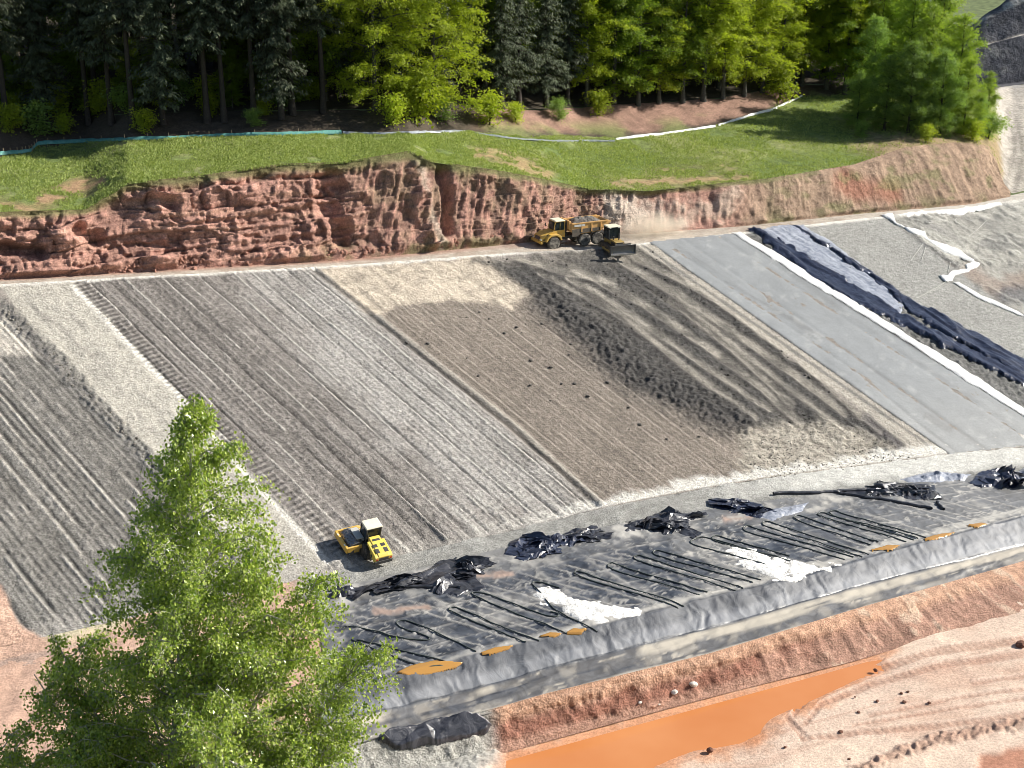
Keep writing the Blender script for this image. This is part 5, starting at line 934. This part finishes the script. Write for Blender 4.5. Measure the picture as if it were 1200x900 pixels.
# ------------------------------------------------------------------ machines
Y_ = paint('yellow_paint', (.60, .37, .06), .45, dirt=.55, dirtcol=(.4, .33, .22)); Y2 = paint('bright_yellow_paint', (.76, .57, .09), .38, dirt=.4, dirtcol=(.45, .37, .24)); OR = paint('orange_body_paint', (.66, .37, .12), .5, dirt=.6, dirtcol=(.42, .3, .19))
DK = paint('dark_steel', (.035, .035, .037), .5, dirt=.4, dirtcol=(.16, .14, .12)); TY = paint('tyre_rubber', (.022, .021, .02), .85, dirt=.75, dirtcol=(.2, .18, .15), scale=4); TYD = paint('dusty_tyre', (.06, .055, .05), .9, dirt=.95, dirtcol=(.42, .38, .32), scale=2.2)
RIM = paint('rim_steel', (.22, .17, .1), .6, dirt=.5); WH = paint('cream_roof', (.74, .70, .54), .5, dirt=.3); STL = paint('worn_steel', (.34, .33, .32), .35, .8, dirt=.3); TRK = paint('track_steel', (.12, .1, .08), .6, .4, dirt=.8, dirtcol=(.3, .24, .17)); SEAT = paint('seat_black', (.03, .03, .03), .7, dirt=.1); LOADM = terrain_mat('load_soil', (2, 9), (.7, 1.3), .8, .1, attr=False, color=(.15, .135, .12)); LAMP = paint('lamp_glass', (.7, .7, .66), .15, dirt=.1); RED = paint('red_lens', (.5, .03, .02), .2, dirt=.1)
m, nt, ns, lk, b = nmat('cab_glass'); b.inputs['Base Color'].default_value = (.05, .07, .085, 1); b.inputs['Roughness'].default_value = .06; b.inputs['Transmission Weight'].default_value = .6; b.inputs['IOR'].default_value = 1.3; GL_ = m
def root_at(name, P, fwd, up, label, cat):
    f = Vector(fwd).normalized(); u = Vector(up).normalized(); l = u.cross(f).normalized(); f = l.cross(u); r = empty(name, (0, 0, 0), 0, label, cat)
    r.matrix_world = Matrix(((f.x, l.x, u.x, P[0]), (f.y, l.y, u.y, P[1]), (f.z, l.z, u.z, P[2]), (0, 0, 0, 1))); return r
def wheel(par, c, r, w, tmat, hub=RIM, sgn=1, lug=20):
    x, y, z = c; t = MB(); t.lathe([(r * .56, -w / 2), (r * .86, -w / 2), (r * .97, -w * .36), (r, -w * .2), (r, w * .2), (r * .97, w * .36), (r * .86, w / 2), (r * .56, w / 2)], c, 32)
    for k in range(lug):
        a = 2 * math.pi * k / lug
        for s in (-1, 1): t.box((x + r * 1.0 * math.cos(a + s * .07), y + s * w * .24, z + r * 1.0 * math.sin(a + s * .07)), (r * .07, w * .44, r * .09), Matrix.Rotation(-a, 4, 'Y') @ Matrix.Rotation(s * .5, 4, 'X'))
    wo = t.build('wheel', tmat, par)
    h = MB(); ys = y + sgn * w * .30; h.lathe([(r * .58, -.06), (r * .58, .05), (r * .5, .03), (r * .36, -.04), (r * .2, -.03), (r * .17, .09), (.01, .1)] if sgn > 0 else [(.01, -.1), (r * .17, -.09), (r * .2, .03), (r * .36, .04), (r * .5, -.03), (r * .58, -.05), (r * .58, .06)], (x, ys, z), 24)
    for k in range(10): a = k * .628; h.cyl((x + r * .29 * math.cos(a), ys - .02, z + r * .29 * math.sin(a)), (x + r * .29 * math.cos(a), ys + sgn * .05, z + r * .29 * math.sin(a)), .025, n=6)
    h.build('rim', hub, wo); return wo
def frame_cab(par, x0, x1, y0, y1, z0, z1, mat, roof, rmat, rt=.12, over=.12, slant=.0, glass=True):
    p = MB(); c = [(x0, y0), (x0, y1), (x1, y0), (x1, y1)]
    for x, y in c: p.cyl((x + (slant if x == x1 else 0), y, z0), (x, y, z1), .06, n=6)
    for y in (y0, y1): p.box(((x0 + x1) / 2, y, z0 + .03), (x1 - x0, .08, .1)); p.box(((x0 + x1) / 2, y, z1 - .03), (x1 - x0, .09, .09)); p.cyl(((x0 + x1) / 2, y, z0), ((x0 + x1) / 2, y, z1), .035, n=6)
    for x in (x0, x1): p.box((x, (y0 + y1) / 2, z0 + .03), (.08, y1 - y0, .1)); p.box((x, (y0 + y1) / 2, z1 - .03), (.09, y1 - y0, .09))
    cab = p.build('cab_frame', mat, par, .015)
    MB().box(((x0 + x1) / 2, (y0 + y1) / 2, z1 + rt / 2 + .01), (x1 - x0 + over, y1 - y0 + 2 * over, rt), taper=.9).build(roof, rmat, par, .04)
    if glass:
        for nm, cc, d in (('side_window', ((x0 + x1) / 2, y0 + .01, (z0 + z1) / 2), (x1 - x0 - .1, .02, z1 - z0 - .15)), ('side_window', ((x0 + x1) / 2, y1 - .01, (z0 + z1) / 2), (x1 - x0 - .1, .02, z1 - z0 - .15)), ('windscreen', (x1 - .02 + slant / 2, (y0 + y1) / 2, (z0 + z1) / 2), (.02, y1 - y0 - .1, z1 - z0 - .15)), ('rear_window', (x0 + .02, (y0 + y1) / 2, (z0 + z1) / 2), (.02, y1 - y0 - .1, z1 - z0 - .15))): MB().box(cc, d).build(nm, GL_, par)
    mx, my = (x0 + x1) / 2 - .15, (y0 + y1) / 2
    s = MB(); s.box((mx, my, z0 + .3), (.5, .5, .16)); s.box((mx - .25, my, z0 + .62), (.14, .48, .6)); s.box((mx - .25, my, z0 + 1.0), (.12, .28, .18)); s.build('seat', SEAT, par, .03)
    st = MB(); st.cyl((mx + .62, my, z0), (mx + .45, my, z0 + .6), .03); st.cyl((mx + .43, my, z0 + .6), (mx + .41, my, z0 + .64), .2, n=16); st.build('steering_wheel', SEAT, par)
# --- road roller, articulated, at the foot of the slope
pr = on_slope(np.array([437.0]), np.array([650.0]))[0]; pf = on_slope(np.array([419.0]), np.array([622.0]))[0]
rr = root_at('road_roller', pr + NS * -.02, pf - pr, NS, 'bright yellow road roller with a cream cab roof parked at the foot of the slope', 'roller')
for s in (-1, 1): wheel(rr, (0, s * .82, .76), .76, .58, TY, RIM, s)
b_ = MB(); b_.prism([(-1.95, .85), (-1.95, 1.55), (-1.75, 1.72), (.28, 2.02), (.42, 1.95), (.42, .95), (.1, 1.45), (-.5, 1.5), (-.95, .95)], -.52, .52); b_.prism([(-1.95, .85), (-1.95, 1.52), (-1.72, 1.66), (-.05, 1.9), (-.05, 1.62), (-.5, 1.58), (-.95, 1.0)], -.86, .86); hood = b_.build('engine_hood', Y2, rr, .05)
MB().box((-1.97, 0, .98), (.16, 1.75, .34)).build('rear_bumper', DK, rr, .03)
v_ = MB()
for y in (-.42, .42): v_.box((-1.35, y, 1.785), (.5, .38, .02), Matrix.Rotation(-.147, 4, 'Y')); v_.box((-.75, y * .9, 1.875), (.34, .42, .02), Matrix.Rotation(-.147, 4, 'Y'))
v_.box((-.12, 0, 1.985), (.22, .7, .02), Matrix.Rotation(-.147, 4, 'Y')); v_.box((-1.985, 0, 1.3), (.02, .9, .32)); v_.build('vent_grille', DK, rr)
for y in (-.68, .68): MB().box((-1.99, y, 1.32), (.04, .16, .14)).build('tail_lamp', RED, rr)
s_m = MB()
for y in (-.88, .88): s_m.box((-1.2, y, 1.25), (.3, .02, .28)); s_m.box((-.82, y, 1.4), (.24, .02, .2))
s_m.build('side_vent', DK, rr)
MB().prism([(.1, .75), (.1, 1.1), (1.55, 1.1), (1.55, .62), (.9, .55)], -.62, .62).build('chassis', Y_, rr, .03)
MB().box((1.0, 0, 1.2), (1.35, 1.62, .12)).build('platform', DK, rr, .02)
frame_cab(rr, .45, 1.62, -.7, .7, 1.27, 2.85, DK, 'cab_roof', WH, .1, .14)
MB().cyl((.3, .62, 1.9), (.3, .62, 2.35), .05).build('exhaust_pipe', DK, rr)
rl = MB()
for s in (-1, 1): rl.tube([(.5, s * .88, .6), (.5, s * .88, .9), (.85, s * .88, .9), (.85, s * .88, .6)], .03); rl.box((.68, s * .88, .6), (.4, .2, .04))
rl.build('step', DK, rr)
# front frame, turned to the left on its joint
jf = rr.matrix_world @ Vector((1.55, 0, 0)); q = on_slope(np.array([394.0, 418.0]), np.array([631.0, 625.0])); fd = q[0] - q[1]
jn = empty('front_frame', (1.55, 0, 0)); jn.parent = rr; lf_ = rr.matrix_world.to_3x3().inverted() @ Vector(fd); jn.rotation_euler = (0, 0, math.atan2(lf_.y, lf_.x))
d_ = MB(); d_.lathe([(.01, -1.05), (.7, -1.05), (.75, -1.0), (.75, 1.0), (.7, 1.05), (.01, 1.05)], (1.55, 0, .75), 40)
for k in range(14):
    for y in np.arange(-.9, .95, .3): a = 2 * math.pi * (k + (.5 if int(y * 10) % 2 else 0)) / 14; d_.box((1.55 + .79 * math.cos(a), y, .75 + .79 * math.sin(a)), (.1, .16, .13), Matrix.Rotation(-a, 4, 'Y'))
d_.build('drum', STL, jn)
f_ = MB()
for s in (-1, 1): f_.prism([(.15, .78), (.15, 1.2), (.5, 1.32), (2.5, 1.32), (2.62, 1.15), (2.62, .72), (2.2, .72), (1.9, .95), (1.2, .95), (.9, .72)], s * 1.2 - .09, s * 1.2 + .09); f_.box((1.55, s * 1.2, .78), (.5, .1, .5))
f_.box((2.55, 0, 1.02), (.24, 2.58, .58)); f_.box((.28, 0, 1.0), (.5, 2.3, .42)); f_.box((-.1, 0, .85), (.7, .5, .4)); f_.build('yoke', Y_, jn, .04)
w2 = MB()
for k in range(5): w2.tube([(.35, -.7 + .35 * k, 1.22), (.62, -.7 + .3 * k, 1.5), (.95, -.6 + .3 * k, 1.42)], .045)
w2.box((1.1, .0, 1.62), (.7, 1.5, .1)); w2.box((.7, .55, 1.4), (.45, .5, .25)); w2.build('hydraulic_hoses', paint('pale_hydraulics', (.5, .5, .47), .4, dirt=.4), jn, .02)
MB().box((2.6, .72, 1.25), (.12, .26, .14)).build('headlight', LAMP, jn, .02); MB().box((2.6, -.72, 1.25), (.12, .26, .14)).build('headlight', LAMP, jn, .02)
# --- articulated dump truck on the track under the cliff
pt = surf(np.array([673.0]), np.array([286.0]))[0]; tl = surf(np.array([640.0, 716.0]), np.array([288.5, 283.0])); td = tl[0] - tl[1]
dt = root_at('dump_truck', pt, td, (0, 0, 1), 'dusty yellow articulated dump truck loaded with dark soil below the red cliff', 'dump truck'); R0 = .8; dt.scale = (1.03, 1.03, 1.03)
for x in (3.55, -.75, -2.55):
    for s in (-1, 1): wheel(dt, (x, s * 1.18, R0), R0, .62, TYD, RIM, s, 22)
c_ = MB(); c_.box((-1.2, 0, 1.15), (5.6, .9, .4)); c_.box((3.1, 0, 1.05), (3.2, .95, .4)); c_.cyl((1.35, 0, .8), (1.35, 0, 1.7), .35); c_.box((-1.65, 0, .85), (2.2, .4, .3)); c_.build('chassis', DK, dt, .03)
h_ = MB(); h_.prism([(5.15, .95), (5.25, 1.25), (5.0, 1.75), (3.45, 2.15), (2.9, 2.15), (2.9, 1.2), (3.0, 1.0)], -.98, .98); h_.prism([(2.45, 1.1), (2.55, 1.55), (2.95, 1.9), (4.1, 1.9), (4.5, 1.6), (4.75, 1.05), (4.5, 1.05), (4.3, 1.45), (3.9, 1.68), (3.2, 1.68), (2.75, 1.4), (2.7, 1.1)], -1.52, 1.52); h_.build('engine_hood', Y_, dt, .05)
g_ = MB(); g_.box((5.16, 0, 1.42), (.08, 1.3, .42), Matrix.Rotation(-.45, 4, 'Y'))
for s in (-1, 1): g_.box((4.05, s * 1.0, 1.72), (.6, .03, .28)); g_.box((4.6, s * .99, 1.25), (.5, .03, .12))
g_.build('grille', DK, dt)
MB().box((5.2, 0, .98), (.35, 2.7, .3)).build('bumper', Y_, dt, .04)
for s in (-1, 1): MB().box((5.22, s * 1.0, 1.32), (.1, .34, .16)).build('headlight', LAMP, dt, .02)
MB().prism([(1.75, 1.3), (1.75, 2.15), (3.15, 2.15), (3.3, 1.3)], -.82, .82).build('cab_base', Y_, dt, .04)
frame_cab(dt, 1.8, 3.1, -.78, .78, 2.15, 3.3, Y_, 'cab_roof', WH, .14, .12, .22)
for s in (-1, 1): mi = MB(); mi.tube([(3.1, s * .8, 2.3), (3.4, s * 1.3, 2.5)], .025); mi.box((3.4, s * 1.35, 2.6), (.06, .22, .4)); mi.build('mirror', DK, dt)
st_ = MB()
for s in (-1, 1):
    for z in (.55, .85, 1.15): st_.box((2.35, s * 1.3, z), (.55, .3, .05))
st_.build('ladder', DK, dt); MB().cyl((1.6, .75, 2.0), (1.6, .75, 3.35), .09).build('exhaust_pipe', DK, dt)
db = MB(); W_ = 1.42; pr_ = [(1.15, 2.0), (1.15, 3.05), (-3.6, 2.95), (-4.3, 2.95), (-4.35, 2.75), (-2.9, 1.75), (-.2, 1.62)]
for s in (-1, 1): db.prism(pr_, s * W_ - .05, s * W_ + .05)
db.box((1.12, 0, 2.5), (.12, 2.8, 1.2)); db.prism([(1.15, 1.95), (-.2, 1.6), (-2.9, 1.72), (-4.35, 2.72), (-4.3, 2.84), (-2.9, 1.86), (-.2, 1.75), (1.15, 2.1)], -1.4, 1.4); body = db.build('dump_body', OR, dt, .03)
rb_ = MB()
for s in (-1, 1):
    rb_.box((-1.4, s * 1.52, 2.98), (5.1, .12, .16)); 
    for x in (-.2, -1.6, -2.9): rb_.box((x, s * 1.51, 2.4), (.16, .1, 1.1))
rb_.build('rim_rail', OR, body, .02)
lw = MB()
for s in (-1, 1): lw.prism([(1.1, 1.35), (1.1, 2.3), (-1.4, 2.25), (-3.2, 2.2), (-2.9, 1.85), (-.2, 1.72), (.4, 1.35)], s * 1.49 - .02, s * 1.49 + .02)
lw.build('lower_skirt', paint('dark_skirt', (.09, .075, .06), .7, dirt=.6, dirtcol=(.24, .19, .14)), body)
MB().box((.1, 1.55, 2.72), (1.5, .02, .26)).build('name_plate', paint('pale_plate', (.62, .62, .6), .5, dirt=.35), body); 
hb = MB(); hb.prism([(1.2, 2.2), (1.2, 3.3), (1.45, 3.35), (1.5, 2.3)], -1.3, 1.3); hb.build('headboard', OR, body, .03)
bmx = bmesh.new(); bmesh.ops.create_grid(bmx, x_segments=44, y_segments=26, size=.5)
for v in bmx.verts:
    x, y = v.co.x, v.co.y; e = max(0, 1 - (2 * abs(y)) ** 2.5) * max(0, 1 - (2 * abs(x)) ** 4); v.co = Vector((x * 4.6 - 1.3, y * 2.72, 2.72 + .75 * e + .16 * float(fbm(np.array([x * 9]), np.array([y * 5]), s=801)[0])))
me = bpy.data.meshes.new('load'); bmx.to_mesh(me); bmx.free(); me.materials.append(LOADM); lo_ = bpy.data.objects.new('soil_load', me); COL.objects.link(lo_)
for s in (-1, 1):
    for x in (.15, -3.45): MB().box((x, s * 1.2, .95), (.05, .6, .7)).build('mud_flap', DK, dt)
lo_.matrix_world = dt.matrix_world.copy(); tag(lo_, 'heap of dark soil filling the open body of the dump truck', 'soil heap')
# --- bulldozer in front of the truck, blade toward the viewer
pd_ = surf(np.array([719.0]), np.array([294.0]))[0]; q = on_slope(np.array([722.0, 731.0]), np.array([287.0, 299.0])); dd = q[1] - q[0]
dz = root_at('bulldozer', pd_ + np.array([0, 0, .05]), (dd[0], dd[1], -.12 * math.hypot(dd[0], dd[1])), (0, 0, 1), 'dark bulldozer with a wide lowered blade beside the rear of the dump truck', 'bulldozer')
for s in (-1, 1):
    tr = MB(); prf = [(1.55 + .42 * math.cos(a), .45 + .42 * math.sin(a)) for a in np.linspace(-1.57, 1.2, 7)] + [(-.2, 1.05)] + [(-1.5 + .42 * math.cos(a), .45 + .42 * math.sin(a)) for a in np.linspace(1.9, 4.71, 7)]
    tr.prism(prf, s * 1.0 - .28, s * 1.0 + .28)
    P_ = np.array(prf + prf[:1]); seg = np.linalg.norm(np.diff(P_, axis=0), axis=1); cum = np.r_[0, np.cumsum(seg)]
    for u in np.arange(0, cum[-1], .19): x = np.interp(u, cum, P_[:, 0]); z = np.interp(u, cum, P_[:, 1]); k = min(len(seg) - 1, np.searchsorted(cum, u, 'right') - 1); a = math.atan2(P_[k + 1, 1] - P_[k, 1], P_[k + 1, 0] - P_[k, 0]); tr.box((x, s * 1.0, z), (.05, .6, .12), Matrix.Rotation(-a, 4, 'Y'))
    to = tr.build('track', TRK, dz); rw = MB()
    for x in (-1.5, -.9, -.4, .1, .6, 1.1, 1.55): rw.cyl((x, s * 1.3, .42), (x, s * 1.36, .42), .3 if abs(x) > 1.4 else .17, n=16)
    rw.build('roller_wheel', RIM, to)
MB().prism([(-1.6, .75), (-1.6, 1.5), (.2, 1.6), (1.75, 1.55), (1.85, 1.45), (1.85, .7), (.5, .6)], -.62, .62).build('engine_hood', paint('dusty_yellow', (.36, .24, .06), .5, dirt=.5, dirtcol=(.2, .17, .13)), dz, .05)
gl2 = MB(); gl2.box((1.87, 0, 1.12), (.05, 1.0, .7))
for s in (-1, 1): gl2.box((1.1, s * .635, 1.2), (1.1, .03, .4))
gl2.build('grille', DK, dz)
frame_cab(dz, -1.3, .1, -.75, .75, 1.55, 3.05, DK, 'cab_roof', WH, .12, .18)
MB().cyl((.95, .25, 1.5), (.95, .25, 2.5), .07).build('exhaust_pipe', DK, dz); MB().cyl((.55, -.3, 1.5), (.55, -.3, 2.0), .09).build('air_cleaner', DK, dz)
bl = MB(); arc = [(2.75 + .32 * (1 - math.cos(a)) - .1, .12 + .62 + .62 * math.sin(a)) for a in np.linspace(-1.45, 1.45, 10)]; bl.prism([(x, z) for x, z in arc] + [(x - .09, z) for x, z in arc[::-1]], -1.75, 1.75)
for s in (-1, 1): bl.box((2.72, s * 1.72, .72), (.36, .06, 1.15))
bl.box((2.66, 0, 1.42), (.1, 2.2, .18)); blo = bl.build('blade', paint('blade_steel', (.13, .13, .135), .35, .5, dirt=.5, dirtcol=(.26, .24, .21)), dz)
MB().box((2.82, 0, .14), (.06, 3.5, .2)).build('cutting_edge', STL, blo)
pa_ = MB()
for s in (-1, 1): pa_.tube([(-.2, s * 1.42, .5), (2.7, s * 1.42, .4)], .11, 8); pa_.tube([(1.5, s * .45, 1.45), (2.65, s * .6, 1.0)], .07, 8); pa_.box((.0, s * 1.4, .5), (.4, .2, .3))
pa_.build('push_arm', paint('arm_yellow', (.42, .27, .06), .5, dirt=.6), dz)
rp = MB(); rp.box((-1.95, 0, .9), (.4, 1.6, .3)); rp.box((-2.2, 0, .6), (.16, .14, 1.0)); rp.box((-1.75, .4, .8), (.5, .14, .5)); rp.box((-1.75, -.4, .8), (.5, .14, .5)); rp.build('ripper', DK, dz, .02)
for x, y in ((.15, .6), (.15, -.6)): MB().box((x, y, 3.0), (.12, .22, .14)).build('headlight', LAMP, dz, .02)
# --- dust behind the dozer
m = bpy.data.materials.new('dust'); m.use_nodes = True; nt = m.node_tree; ns = nt.nodes; lk = nt.links; ns.remove(ns['Principled BSDF'])
vol = N(ns, 'ShaderNodeVolumePrincipled'); vol.inputs['Color'].default_value = (.97, .9, .78, 1); tc = N(ns, 'ShaderNodeTexCoord'); ln_ = N(ns, 'ShaderNodeVectorMath', operation='LENGTH'); lk.new(tc.outputs['Object'], ln_.inputs[0])
mr = N(ns, 'ShaderNodeMapRange', inp={1: 1.0, 2: .15, 3: 0.0, 4: 1.0}); lk.new(ln_.outputs['Value'], mr.inputs[0]); nn = N(ns, 'ShaderNodeTexNoise', inp={'Scale': 2.2, 'Detail': 4}); lk.new(tc.outputs['Object'], nn.inputs['Vector']); r = ramp(ns, [(.3, .1), (.7, 1.0)]); lk.new(nn.outputs['Fac'], r.inputs[0])
mu = N(ns, 'ShaderNodeMath', operation='MULTIPLY'); lk.new(mr.outputs[0], mu.inputs[0]); lk.new(r.outputs[0], mu.inputs[1]); m2 = N(ns, 'ShaderNodeMath', operation='MULTIPLY', inp={1: .9}); lk.new(mu.outputs[0], m2.inputs[0]); lk.new(m2.outputs[0], vol.inputs['Density']); lk.new(vol.outputs[0], ns['Material Output'].inputs['Volume'])
bm = bmesh.new(); bmesh.ops.create_icosphere(bm, subdivisions=3, radius=1); me = bpy.data.meshes.new('dust_cloud'); bm.to_mesh(me); bm.free(); me.materials.append(m); o = bpy.data.objects.new('dust_cloud', me); COL.objects.link(o)
pc = surf(np.array([764.0]), np.array([275.0]))[0]; o.location = tuple(pc + np.array([0, 0, .8])); o.scale = (6.5, 2.6, 2.6); o.rotation_euler = (0, 0, .5); tag(o, 'pale tan dust cloud drifting behind the bulldozer in front of the cliff', 'dust', None, 'stuff')
